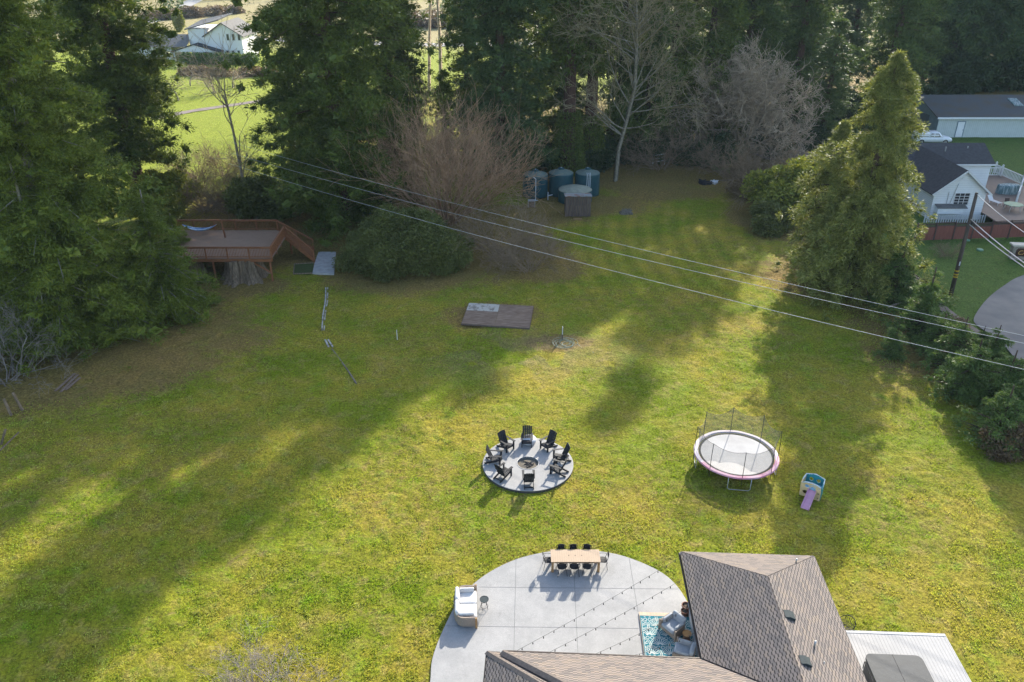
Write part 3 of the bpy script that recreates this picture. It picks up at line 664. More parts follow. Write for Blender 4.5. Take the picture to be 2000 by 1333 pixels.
wood = [  # px, py, mesh, scale, rot, label
 (1205, 312, C1, (.86, .86, 1.40), .3, 'dark conifer standing between the twin redwoods and the leaning bare tree'),
 (1258, 310, C1, (.72, .72, 1.40), 5.1, 'tall thin conifer added for lawn shade, right behind the leaning bare tree'),  # put in for the shadow band it casts on the lawn
 (1300, 292, C2, 1.2, 1.2, 'conifer behind the leaning bare tree, right of its trunk'),
 (1368, 286, C2, 1.12, 2.7, 'conifer behind the left edge of the round bare tree'),
 (1440, 264, C1, (1.15, 1.15, 1.02), 4.0, 'conifer rising behind the middle of the round bare tree'),
 (1540, 256, C3, (.85, .85, 1.06), .8, 'tall redwood rising behind the right half of the round bare tree'),
 (1600, 292, C3, (.62, .62, .40), 2.0, 'mid-height dark conifer just right of the round bare tree by the driveway'),
 (1714, 262, C3, (.88, .88, .95), 3.1, 'dark conifer behind the left shoulder of the droopy cedar'),
 (1542, 226, C1, (1.05, 1.05, 1.2), 5.0, 'far conifer seen above the round bare tree, left of the tall pair'),
 (1740, 224, C3, (.95, .95, 1.0), 4.4, 'tall hazy redwood right behind the peak of the droopy cedar'),
 (1480, 205, C2, 1.1, .1, 'far conifer seen over the top of the round bare tree'),
 (1395, 214, C2, 1.0, 3.3, 'far thin conifer between the leaning bare tree and the round one'),
 (1250, 222, C1, .85, 5.5, 'far conifer seen through the crown of the leaning bare tree'),
 (1046, 236, C2, .95, 4.7, 'far conifer seen left of the twin redwood trunks'),
 (914, 262, C2, .8, 1.9, 'conifer with feathery top between the huge redwood and the bluish conifer'),
 (1790, 172, C4, .95, .2, 'hazy redwood whose trunk stands at the left end of the long barn'),
 (1852, 168, C4, 1.2, 1.4, 'hazy redwood above the barn roof, left of the barn skylight'),
 (1940, 172, C4, 1.1, 2.9, 'hazy redwood behind the barn skylight with its bare trunk showing'),
 (2010, 170, C4, 1.0, 4.1, 'hazy redwood at the top right corner of the photo'),
 (1896, 148, C4, 1.25, 5.2, 'redwood in the second row above the barn between two bare trunks'),
 (1650, 170, C4, .62, 3.6, 'far redwood in the second row above the cedar peak'),
 (1580, 160, C3, 1.0, 1.6, 'far conifer at the top edge left of the far redwood'),
 (1340, 150, C1, .9, 2.3, 'far conifer at the top edge behind the leaning bare tree'),
 (770, 306, C3, .98, 1.1, 'hidden conifer added to shade the lawn, behind the right side of the huge redwood'),  # these four hidden conifers are added for the shade they cast
 (655, 326, C3, .95, 2.2, 'hidden conifer added to shade the lawn, right behind the huge redwood'),
 (985, 302, C3, 1.0, 3.2, 'hidden conifer added to shade the lawn, right behind the broad bluish conifer'),
 (1099, 305, C3, (.9, .9, 1.0), 3.9, 'hidden conifer added to shade the lawn, right behind the left twin redwood trunk'),
 (800, 300, C1, .55, .7, 'short dark conifer behind the pinkish bare shrub, beside the huge redwood'),
 (872, 330, C2, .36, 3.9, 'low bluish conifer right behind the pinkish bare shrub'),
 (590, 380, C1, .45, 2.4, 'low dark conifer under the left side of the huge redwood'),
]
for px, py, me, sc, rz, lb in wood:
    place_tree('conifer_tree', me, lb, at(px, py), 'tree', rz, sc, 'conifers of the wood behind the lawn')
# lawn shade comes from treetops above the frame and from the conifers added for it
CED = conifer(120, 20.0, 6.7, .2, 250, 8, 80, .28, .05, 60, 'cedar', .50, .30, .62, pshape=(.8, .8, 1.0), pdown=-.35, mat='cedar_leaf', bark='bark')
place_tree('cedar_tree', CED, 'droopy yellow-green cedar standing alone between the lawn and the white cottage', at(1657, 572), 'tree')
CED2 = conifer(121, 13.5, 4.6, .2, 130, 6, 64, .30, .06, 60, 'cedar', .50, .30, .6, pshape=(.8, .8, 1.0), pdown=-.35, mat='cedar_leaf', bark='bark')
place_tree('cedar_tree', CED2, 'lower cedar leader leaning out on the left shoulder of the droopy cedar', at(1598, 528), 'tree')
# row of small firs at the right
SF = conifer(122, 5.4, 2.3, .1, 85, 4, 60, .17, .05, 60, 'cone', .12, .12, .42, mat='hedge_leaf', trunk_r=.09)
SF2 = conifer(123, 4.6, 2.6, .1, 90, 4, 60, .17, .05, 60, 'cone', .08, .15, .42, mat='hedge_leaf', trunk_r=.09)
for i, (px, py, me, sc, lb) in enumerate([
    (1742, 600, SF, 1.15, 'slim young fir at the top of the row, beside the foot of the droopy cedar'),
    (1742, 696, SF, .55, 'smallest fir of the row, sprawling onto the lawn under the lowest wire'),
    (1795, 655, SF, 1.1, 'young fir in front of the cut pale stump, second from the top of the row'),
    (1862, 722, SF2, .95, 'bushy dark fir of the row below the brown bramble patch'),
    (1925, 735, SF, .78, 'young fir of the row against the grey gravel road'),
    (1885, 775, SF2, 1.0, 'spreading fir of the row, the one leaning furthest over the lawn'),
    (1950, 800, SF2, 1.0, 'broad fir of the row where the lowest wire leaves the photo'),
    (1998, 822, SF, .85, 'young fir of the row at the right edge of the photo'),
    (1828, 690, SF2, .75, 'low bushy fir of the row just left of the brown bramble patch'),
    (1905, 705, SF2, .65, 'fir of the row directly behind the bushy dark one'),
    (1990, 778, SF2, .75, 'fir of the row between the gravel road and the broad fir'),
    (1975, 842, SF, .8, 'slim fir of the row above the orange dry bush'),
    (1945, 862, SF2, .9, 'lowest fir of the row, beside the orange dry bush')]):
    place_tree('young_fir', me, lb, at(px, py), 'tree', i * 1.3, sc, 'row of young firs along the right edge of the lawn')
# green broadleaf bushes
GS = shrub(130, [(-3.6, 0, 1.3, 2.6), (-1.5, -1.2, 1.6, 3.0), (1.2, -.8, 1.9, 3.1), (3.6, 0, 1.5, 2.7), (-.6, 1.8, 3.0, 2.7), (1.6, 2.0, 2.8, 2.6), (-3, 2, 2, 2.5), (4.6, 1.2, 1.2, 1.8)], 110000, .20, .09, 'bush_leaf')
place_tree('evergreen_bush', GS, 'big round dark green bush at the lawn edge, above left of the plywood platform', at(792, 522), 'bush', parts=('stems', 'crown'))
YS = shrub(131, [(-1, 0, 1.6, 2.2), (1.2, .3, 2.2, 2.4), (0, 2, 2.6, 2.2), (-1.6, 2.6, 2, 2)], 26000, .30, .15, 'yellow_leaf')
place_tree('rhododendron_bush', YS, 'sunlit yellow-green bush against the left foot of the droopy cedar', at(1548, 432), 'bush', 0, 1.3, parts=('stems', 'crown'))
DB = shrub(132, [(-1.5, 0, 1.2, 1.9), (1, .3, 1.5, 2.1), (0, 1.8, 1.8, 2.1)], 18000, .30, .15, 'bush_leaf')
place_tree('evergreen_bush', DB, 'dark glossy bush below the sunlit yellow-green bush', at(1512, 455), 'bush', .4, .8, parts=('stems', 'crown'))
place_tree('evergreen_bush', YS, 'green bush below the thick redwood trunk, between the fir mass and the deck', at(340, 425), 'bush', 1.4, (1.1, 1.0, 1.05), parts=('stems', 'crown'))
place_tree('evergreen_bush', DB, 'dark bush at the back rail of the wooden deck', at(520, 420), 'bush', 2.4, 1.2, parts=('stems', 'crown'))
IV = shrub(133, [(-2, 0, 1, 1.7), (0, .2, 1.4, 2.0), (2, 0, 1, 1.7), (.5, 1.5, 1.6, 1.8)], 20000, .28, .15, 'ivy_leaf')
for i, (px, py, sc, lb) in enumerate([
    (1250, 318, 1.1, 'ivy thicket right of the foot of the leaning bare tree'),
    (1320, 312, 1.2, 'ivy thicket behind the broken white rails'),
    (1400, 318, 1.2, 'ivy thicket under the left half of the round bare tree'),
    (1480, 300, 1.3, 'ivy thicket under the trunk of the round bare tree'),
    (1175, 322, 1.2, 'ivy thicket directly behind the right water tank'),
    (1045, 326, 1.3, 'ivy thicket behind the two left water tanks'),
    (1560, 285, 1.4, 'dark thicket at the far side of the driveway bend'),
    (1650, 240, 1.6, 'dark undergrowth below the far side of the wood, left of the cedar'),
    (1760, 205, 1.6, 'dark undergrowth at the left end of the long barn'),
    (1850, 178, 2.2, 'dark undergrowth among the hazy redwoods, middle of the barn roof'),
    (1960, 176, 2.2, 'dark undergrowth among the hazy redwoods above the barn skylight'),
    (720, 400, 1.3, 'dark undergrowth under the right side of the huge redwood')]):
    place_tree('ivy_thicket', IV, lb, at(px, py), 'thicket', i * 1.9, sc, 'undergrowth at the foot of the wood', parts=('stems', 'crown'))
DRY = shrub(134, [(-1, 0, .7, 1.1), (.5, .2, .8, 1.2), (1.6, -.3, .6, .9)], 9000, .16, .08, 'dry_leaf', core=.35)
place_tree('dry_bush', DRY, 'orange-brown dry bush at the right edge below the row of young firs', at(1985, 885), 'bush', 0, 1.15, parts=('stems', 'crown'))
place_tree('dry_bush', DRY, 'low brown bramble patch between the young firs and the road', at(1850, 655), 'bush', 1, (1.3, 1.1, .6), parts=('stems', 'crown'))
place_tree('dry_bush', DRY, 'dull brown hedge left of the sunlit yellow-green bush', at(1478, 385), 'bush', 2, (1.5, 2.2, 1.5), parts=('stems', 'crown'))
place_tree('dry_bush', DRY, 'brown and green hedge end beside the two grass clumps', at(1462, 348), 'bush', .5, (1.3, 1.8, 1.3), parts=('stems', 'crown'))
# bare trees
BT = bare(140, [(0, 0, -.1)], [(.14, 0, 1)], [23], [.36], [(46, .25, .40, 52, .04), (5, .55, .55, 40, .02), (4, .55, .6, 38, .0), (5, .6, .6, 40, 0)], 6, .07, .02, 'greybark', 'mosstwig', 2, .020)
place_tree('bare_tree', BT, 'tall leaning leafless tree with pale trunk right of the water tanks', at(1202, 354), 'tree')
nbr_ = 9; ab = np.arange(nbr_) * 2.4
BR = bare(141, [(0, 0, -.1)] * nbr_, [(.95 * math.cos(a_) * (.3 + .7 * (k % 3) / 2), .95 * math.sin(a_) * (.3 + .7 * (k % 3) / 2), .9) for k, a_ in enumerate(ab)], [7.6] * nbr_, [.30] * nbr_,
          [(8, .55, .6, 44, .05), (6, .55, .55, 42, .03), (6, .6, .6, 42, .02), (4, .6, .7, 44, .0)], 4, .19, .05, 'palebark', 'greytwig', 2, .022)
place_tree('bare_tree', BR, 'round leafless tree with dense whitish twigs in front of the wood', at(1440, 298), 'tree', 0, 1.16)
rngb = np.random.default_rng(5)
def fan(n, spread, seed):
    r = np.random.default_rng(seed); a = r.random(n) * 6.283; s = spread * np.sqrt(r.random(n)); q = r.random(n) * 1.2
    return [(q[i] * math.cos(a[i]), q[i] * math.sin(a[i]), -.1) for i in range(n)], [(s[i] * math.cos(a[i]), s[i] * math.sin(a[i]), 1) for i in range(n)]
P0, D0 = fan(48, 1.25, 1)
PS = bare(142, P0, D0, [7.6] * 48, [.12] * 48, [(7, .55, .6, 32, .06), (5, .58, .6, 30, .05), (3, .6, .6, 32, .05)], 4, .12, .03, 'pinktwig', 'pinktwig', 1, .013)
place_tree('bare_shrub', PS, 'large leafless pinkish-brown shrub fanning out behind the round green bush', at(872, 436), 'shrub', 0, (.90, .95, 1.0))
P0, D0 = fan(22, 1.6, 2)
BS = bare(143, P0, D0, [3.4] * 22, [.05] * 22, [(5, .6, .6, 36, .03), (5, .6, .6, 36, .02), (4, .6, .6, 36, 0)], 4, .16, .02, 'browntwig', 'browntwig', 1, .010)
for i, (px, py, s, lb) in enumerate([
    (1035, 528, .75, 'small leafless brown shrub right of the round green bush'),
    (985, 495, 1.0, 'low leafless shrub under the right side of the pinkish shrub'),
    (400, 412, 1.0, 'leafless bramble behind the left part of the wooden deck'),
    (455, 412, 1.0, 'leafless bramble beside the slim bare trunk behind the deck'),
    (385, 345, .8, 'leafless bush at the near edge of the bright field'),
    (440, 345, .8, 'tangled leafless bush left of the slim bare trunk, at the field edge'),
    (1290, 330, 1.1, 'leafless bush at the foot of the broken white rails'),
    (1425, 345, 1.0, 'leafless brush at the head of the brown hedge'),
    (1505, 395, 1.4, 'leafless brush in the brown hedge below the driveway'),
    (1350, 300, 1.5, 'leafless brush between the leaning bare tree and the round one')]):
    place_tree('bare_shrub', BS, lb, at(px, py), 'shrub', i * 2.1, s, 'small leafless shrubs')
GB = bare(144, P0, D0, [3.6] * 22, [.06] * 22, [(5, .6, .6, 40, .0), (5, .6, .6, 40, .0), (5, .6, .6, 40, 0)], 4, .2, .0, 'dimtwig', 'dimtwig', 1, .009)
place_tree('bare_shrub', GB, 'grey leafless bush at the left edge of the photo, above the leaning posts', at(12, 745), 'shrub', 0, .95)
place_tree('bare_shrub', GB, 'tips of a grey leafless shrub at the bottom edge, left of the patio', (G(548, 1395).x, G(548, 1395).y, 0), 'shrub', 1, .52)
ST = bare(145, [(0, 0, -.1)], [(.06, 0, 1)], [13.5], [.24], [(9, .36, .5, 52, .06), (5, .6, .6, 40, .04), (4, .6, .6, 38, .02)], 6, .06, .03, 'palebark', 'greytwig', 2, .02)
place_tree('bare_tree', ST, 'slim leafless tree with grey stem between the field and the huge redwood', at(488, 420), 'tree')
place_tree('bare_tree', ST, 'slim leafless tree seen against the far road between two conifers', at(862, 190), 'tree', 2, 1.9)
place_tree('bare_tree', ST, 'thin leafless tree just left of the slim one against the far road', at(838, 185), 'tree', 4, 1.7)
OT = bare(146, [(0, 0, -.1)], [(.05, 0, 1)], [2.6], [.2], [(7, 1.1, .6, 60, .03), (6, .6, .6, 45, .0), (5, .6, .6, 45, -.03), (5, .6, .6, 45, -.05)], 4, .17, .03, 'greybark', 'greytwig', 2)
for i, (px, py, s, lb) in enumerate([
    (348, 197, 1.15, 'leafless fruit tree nearest the fir mass in front of the far farmhouse'),
    (418, 180, 1.3, 'wide leafless fruit tree below the farmhouse porch'),
    (372, 168, 1.0, 'leafless fruit tree right below the farmhouse garage wing'),
    (455, 172, 1.1, 'leafless fruit tree below the farmhouse tall gable')]):
    place_tree('fruit_tree', OT, lb, at(px, py), 'tree', i * 1.5, s, 'leafless fruit trees below the farmhouse')
FH = shrub(135, [(-3, 0, 1, 1.5), (-1, 0, 1, 1.6), (1, .1, 1, 1.5), (3, 0, 1.1, 1.6)], 5000, .5, .25, 'hedge_leaf')
place_tree('hedge', FH, 'green hedge along the porch of the far farmhouse', at(405, 125), 'hedge', 0, (1.5, 1, 1), parts=('stems', 'crown'))
place_tree('hedge', FH, 'green hedge right of the farmhouse porch, under the six windows', at(462, 125), 'hedge', .2, (1.2, 1, 1), parts=('stems', 'crown'))
BRM = shrub(136, [(-6, 0, .5, 3), (-2, 2, .6, 3.5), (3, 4, .8, 3.6), (8, 7, .8, 3.6), (12, 10, .6, 3)], 22000, .5, .2, 'dry_leaf', core=.4)
place_tree('bramble_bank', BRM, 'reddish brown bramble bank between the far road and the farmhouse', at(345, 38), 'thicket', .3, (1.6, 2, 1), parts=('stems', 'crown'))
place_tree('bramble_bank', BRM, 'brown brush strip behind the leafless fruit trees', at(400, 150), 'thicket', -.5, (.9, .8, .6), parts=('stems', 'crown'))
place_tree('bramble_bank', BRM, 'pale brown brush beyond the far road, between two conifers', at(870, 55), 'thicket', -.3, (2.4, 3, 1.4), parts=('stems', 'crown'))
place_tree('round_bush', YS, 'round yellow-green bush on the slope left of the farmhouse roof', at(352, 62), 'bush', .4, (.5, 1, 1.4), parts=('stems', 'crown'))
# far-off wood beyond the country road, one mass
def far_wood():
    rng = np.random.default_rng(77); Vs = []; Fs = []; off = 0
    n = 300; a = rng.random(n); X = -260 + 620 * rng.random(n); Y = 235 + 260 * rng.random(n)
    keep = ~((X > -140) & (X < -70) & (Y < 420)) & ~((X > -45) & (X < 5) & (Y < 320)); X, Y = X[keep], Y[keep]
    for x, y in zip(X, Y):
        H = 14 + 14 * rng.random(); R = 3.5 + 2.5 * rng.random(); m = 220
        u = rng.random(m); z = H * (1 - np.sqrt(1 - u)); r = R * (1 - z / H) ** .8 * (.5 + .6 * rng.random(m)); b = rng.random(m) * 6.283
        P = np.stack([x + r * np.cos(b), y + r * np.sin(b), z], 1); D = norm(np.stack([np.cos(b), np.sin(b), -.5 + 0 * b], 1) + rng.normal(size=(m, 3)) * .4)
        V, F = leaves(rng, P, D, 2.2, .8); Vs.append(V); Fs.append(F + off); off += len(V)
    tag(link_mesh('distant_wood', np_mesh('distant_wood', np.concatenate(Vs), np.concatenate(Fs), MT['dark_leaf'])), 'far-off dark wood beyond the country road along the top edge', 'wood', kind='stuff')
far_wood()
# ------------------------------------------------------------------ the house in the foreground
HA = rad(2.7)
hx = Vector((math.cos(HA), -math.sin(HA), 0)); hy = Vector((math.sin(HA), math.cos(HA), 0))
HO = G(1329.5, 1080, 3.0); HO.z = 0                     # north-west eave corner on plan
def hp(x, y, z=0): return HO + hx * x + hy * y + Vector((0, 0, z))
def roof_faces(mb, polys, uvs):
    pass
house = thing('house', 'foreground house with brown and grey shingle hip roof at the bottom right', 'house', tuple(hp(3, -4, 0)))
def hlocal(v): return v - hp(3, -4, 0)
W_, PZ, EZ = 5.95, .5, 3.0
def roofpart(name, polys, mat, parent=house, thick=.0):
    "polys: list of (points in house plan coords, eave direction vector) ; UV along the eave and up the slope"
    vs = []; fs = []; uv = []
    for pts, ed in polys:
        P = [hlocal(hp(*p)) for p in pts]; e = (hx * ed[0] + hy * ed[1]).normalized()
        nrm = (P[1] - P[0]).cross(P[2] - P[0]).normalized(); upv = nrm.cross(e); 
        if upv.z < 0: upv = -upv
        b = len(vs); vs += P; fs.append(tuple(range(b, b + len(P)))); uv += [(p.dot(e) + 20, p.dot(upv) + 20) for p in P]
    me = bpy.data.meshes.new(name); me.from_pydata([tuple(v) for v in vs], [], fs); me.materials.append(MT[mat])
    ul = me.uv_layers.new(name='UVMap')
    for i, l in enumerate(me.loops): ul.data[i].uv = uv[l.vertex_index]
    me.update(); o = link_mesh(name, me, parent)
    sm = o.modifiers.new('solid', 'SOLIDIFY'); sm.thickness = .06; sm.offset = -1
    return o
SY = -5.95                                            # y of the south wing's eave (west of the east wing)
hw = W_ / 2; RZ = EZ + hw * PZ; XL = -7.75; LR = 12
cr = -(SY) 
# east wing: hip end, east slope, west slope down to the valley; south wing north slope
vx, vy = hw, SY - hw                                  # where the valley meets the ridge
roofpart('roof', [([(0, 0, EZ), (hw, -hw, RZ), (W_, 0, EZ)][::-1], (1, 0)),
                  ([(W_, 0, EZ), (hw, -hw, RZ), (hw, -LR, RZ), (W_, -LR, EZ)][::-1], (0, 1)),
                  ([(0, 0, EZ), (0, SY, EZ), (vx, vy, RZ), (hw, -hw, RZ)][::-1], (0, 1)),
                  ([(XL, SY, EZ), (XL + 4, SY - 4, EZ + 2), (vx - (4 - hw) + 0, SY - 4, EZ + 2) if False else (hw, SY - 4, EZ + 2), (vx, vy, RZ), (0, SY, EZ)], (1, 0)),
                  ], 'shingles')
roofpart('roof', [([(XL - .62, SY + .15, EZ - .22), (XL - .62 + 3.5, SY + .15 - 3.5, EZ - .22 + 1.75), (XL + 3.3, SY - 3.45, EZ - .22 + 1.72), (XL - .02, SY + .13, EZ - .21)], (1, 0)),
                  ([(XL - .62, SY + .15, EZ - .22), (XL - .62, SY - 5, EZ - .22), (XL + 2.4, SY - 5, EZ + 1.5), (XL + 2.4, SY - 3.3, EZ + 1.5)], (0, 1))], 'shingles')
def capline(pts, wd=.26, th=.05, mat='ridgecap', name='ridge_cap', lift=.035):
    mb = MB()
    for a, b in zip(pts[:-1], pts[1:]):
        A = hlocal(hp(*a)) + Vector((0, 0, lift)); B = hlocal(hp(*b)) + Vector((0, 0, lift)); n = max(2, int((B - A).length / .28))
        for i in range(n):
            p = A.lerp(B, i / n); q = A.lerp(B, (i + 1.25) / n)
            d = (B - A).normalized(); s = d.cross(Vector((0, 0, 1))).normalized() * wd / 2; u = Vector((0, 0, 1)); k = .25 * wd
            mb.add([p - s - u * k, p + u * .012, p + s - u * k, q - s - u * (k + .01), q, q + s - u * (k + .01)], [(0, 1, 4, 3), (1, 2, 5, 4)])
    return mb.build(name, MT[mat], house)
capline([(0, 0, EZ), (hw, -hw, RZ)]); capline([(W_, 0, EZ), (hw, -hw, RZ)]); capline([(hw, -hw, RZ), (hw, -LR, RZ)])
capline([(XL, SY, EZ), (XL + 4, SY - 4, EZ + 2)], .34); capline([(XL - .62, SY + .15, EZ - .22), (XL + 2.5, SY - 3.35, EZ + 1.53)])
def gut(pts, name='gutter', r=.055, mat='gutter'):
    mb = MB(); mb.tube([hlocal(hp(*p)) for p in pts], r, 6); return mb.build(name, MT[mat], house)
gut([(-.05, .03, EZ - .07), (-.05, SY + .05, EZ - .07)]); gut([(-.05, SY + .06, EZ - .07), (XL, SY + .06, EZ - .07)])
gut([(-.02, .05, EZ - .06), (W_, .05, EZ - .06)], 'fascia', .04, 'fascia'); gut([(W_ + .03, 0, EZ - .06), (W_ + .03, -LR, EZ - .06)], 'fascia', .05, 'fascia')
gut([(XL - .06, SY - .02, EZ - .1), (XL + 3.2, SY - 3.5, EZ + 1.52)], 'gutter', .05)
gut([(XL - .623, SY + .17, EZ - .28), (XL - .1, SY + .17, EZ - .28)], 'gutter', .045)
gut([(XL - .624, SY + .1, EZ - .28), (XL - .624, SY - 5, EZ - .28)], 'gutter', .045)
gut([(0, SY, EZ + .02), (vx, vy, RZ + .02)], 'valley_flashing', .035, 'gutter')
mb = MB(); ov = .5
def wl(x0, x1, y0, y1):
    vs = [hlocal(hp(x, y, z)) for z in (-.05, EZ + .02) for x, y in ((x0, y0), (x1, y0), (x1, y1), (x0, y1))]
    mb.add(vs, [(0, 3, 2, 1), (4, 5, 6, 7), (0, 1, 5, 4), (1, 2, 6, 5), (2, 3, 7, 6), (3, 0, 4, 7)])
wl(ov, W_ - ov, -LR, -ov); wl(XL + .3, ov - .01, -LR, SY - ov)
mb.build('wall', MT['lapsiding'], house)
# things standing on the roof
def roofz(x, y):   # east slope height
    return EZ + (W_ - x) * PZ
def onroof(px, py):
    # east slope: march for the point the photo shows
    best = None
    for i in range(400):
        z = EZ + i * .004; p = G(px, py, z); q = p - HO; x = q.dot(hx); y = q.dot(hy)
        e = abs(roofz(x, y) - z)
        if best is None or e < best[0]: best = (e, x, y, z)
    return best[1:]
for px, py in ((1541, 1206), (1572, 1296)):
    x, y, z = onroof(px, py); mb = MB()
    def v(dx, dy, dz): return hlocal(hp(x + dx, y + dy, z + dz - dx * PZ))
    a, b, h = .20, .19, .17
    mb.add([v(-a, -b, .0), v(a, -b, .0), v(a, b, .0), v(-a, b, .0), v(-a, -b, h * .55), v(a, -b, h * 1.1), v(a, b, h * 1.1), v(-a, b, h * .55), v(0, -b, h * 1.15), v(0, b, h * 1.15)],
           [(0, 1, 5, 8, 4), (1, 2, 6, 5), (2, 3, 7, 9, 6), (3, 0, 4, 7), (4, 8, 9, 7), (8, 5, 6, 9)])
    mb.add([v(-a - .08, -b - .06, .012), v(a + .1, -b - .06, .012), v(a + .1, b + .06, .012), v(-a - .08, b + .06, .012)], [(0, 1, 2, 3)])
    mb.build('roof_vent', MT['ventmetal'], house)
def pipe(px, py, h, r, nm='vent_pipe', fl=True):
    x, y, z = onroof(px, py); p = hlocal(hp(x, y, z)); mb = MB(p - p)
    mb.tube([p - Vector((0, 0, .1)), p + Vector((0, 0, h))], r, 10); o = mb.build(nm, MT['galv'], house, True)
    if not fl: return
    m2 = MB(); q = [hlocal(hp(x + dx, y + dy, z - dx * PZ + .014)) for dx, dy in ((-.2, -.16), (.22, -.14), (.24, .15), (-.12, .22))]
    m2.add(q, [(0, 1, 2, 3)]); m2.build('flashing', MT['flash'], o)
pipe(1590, 1266, .36, .04); pipe(1609, 1298, .12, .025); pipe(1555, 1098, .18, .03, fl=False)

# ------------------------------------------------------------------ patio (concrete) and step, rug
pts = [(828, 1400), (840, 1333), (845, 1285), (868, 1225), (900, 1167), (945, 1125), (1005, 1094), (1070, 1078), (1130, 1074), (1205, 1083), (1275, 1109), (1318, 1140), (1350, 1190), (1380, 1260)]
poly = [tuple(G(x, y, .06))[:2] for x, y in pts]; poly = catmull(poly, 5)
end = hp(.4, SY - .4); poly = [p for p in poly] + [(end.x, end.y), (poly[0][0] + 4, poly[0][1] - 1)]
mb = MB(); mb.prism(poly[::-1], -.1, .06); pat = tag(mb.build('patio', MT['concrete']), kind='structure')
mb = MB()
for a, b in (((1008, 1091), (1003, 1300)), ((1119, 1078), (1130, 1300)), ((1229, 1091), (1246, 1195)), ((870, 1223), (1248, 1228)), ((935, 1147), (1325, 1151))):
    mb.beam(G(*a, .0625), G(*b, .0625), .022, .003)
tag(mb.build('patio_joints', MT['jointline']), kind='structure')
# rug platform
c0 = G(1248, 1196, .14); l0 = c0 - HO; X0, Y0 = l0.dot(hx), l0.dot(hy)
step = thing('wooden_platform', 'low wooden platform step carrying the teal rug, against the house', 'platform', tuple(hp(X0, Y0)))
def sl(v): return v - hp(X0, Y0)
mb = MB(); q = [hp(X0, Y0), hp(.4, Y0), hp(.4, SY - .4), hp(X0, SY - .4)]; mb.prism([tuple(sl(p))[:2] for p in q][::-1], .05, .15); mb.build('platform_top', MT['woodtop'], step)
def rug():
    x0, x1, y0, y1 = X0 + .02, X0 + 3.05, SY - .3, Y0 - .22; z = .162
    o = hp(x0, y0); mb = MB(o)
    mb.add([hp(x0, y0, z), hp(x1, y0, z), hp(x1, y1, z), hp(x0, y1, z), hp(x0, y0, z - .011), hp(x1, y0, z - .011), hp(x1, y1, z - .011), hp(x0, y1, z - .011)], [(0, 1, 2, 3), (0, 4, 5, 1), (1, 5, 6, 2), (2, 6, 7, 3), (3, 7, 4, 0)], 0)
    z2 = z + .003
    def strip(P, wd):
        for a, b in zip(P[:-1], P[1:]):
            if not (x0 + .03 < a[0] < x1 - .03 and y0 + .03 < a[1] < y1 - .03 and x0 + .03 < b[0] < x1 - .03 and y0 + .03 < b[1] < y1 - .03): continue
            d = Vector((b[0] - a[0], b[1] - a[1])); 
            if d.length < 1e-5: continue
            n_ = Vector((-d.y, d.x)).normalized() * wd / 2
            mb.add([hp(a[0] - n_.x, a[1] - n_.y, z2), hp(b[0] - n_.x, b[1] - n_.y, z2), hp(b[0] + n_.x, b[1] + n_.y, z2), hp(a[0] + n_.x, a[1] + n_.y, z2)], [(0, 1, 2, 3)], 1)
    px, py = .82, 1.05; r = 0
    y = y0 - .2
    while y < y1 + .8:
        x = x0 - .5 + (px / 2 if r % 2 else 0)
        while x < x1 + .6:
            for k in range(9):
                a = rad(18 + 18 * k); L = .30 + .06 * math.sin(a)
                strip([(x + t * math.cos(a), y + t * math.sin(a) + .10 * math.sin(t * 8) * 0) for t in (.07, .16, L)], .030)
            for R_ in (.37, .44):
                strip([(x + R_ * math.cos(rad(b)), y + R_ * .98 * math.sin(rad(b))) for b in range(-20, 201, 11)], .022)
            for ox in (-.30, -.10, .10, .30):
                strip([(x + ox + .075 * math.cos(rad(b)), y - .12 + .075 * math.sin(rad(b))) for b in range(0, 361, 40)], .022)
            x += px
        y += py / 2; r += 1
    for off in (.05,):
        strip([(x0 + off, y) for y in np.arange(y0 + .1, y1 - .05, .3)], .02); strip([(x1 - off, y) for y in np.arange(y0 + .1, y1 - .05, .3)], .02)
    r_ = mb.build('rug', [MT['teal_rug'], MT['rug_white']]); tag(r_, 'teal outdoor rug with white palmette pattern beside the house', 'rug')
MT['teal_rug'] = M('teal_rug', (.025, .14, .19), (.02, .18, .215), 3, .95); MT['rug_white'] = M('rug_white', (.62, .64, .58), (.55, .58, .54), 6, .95)
rug()

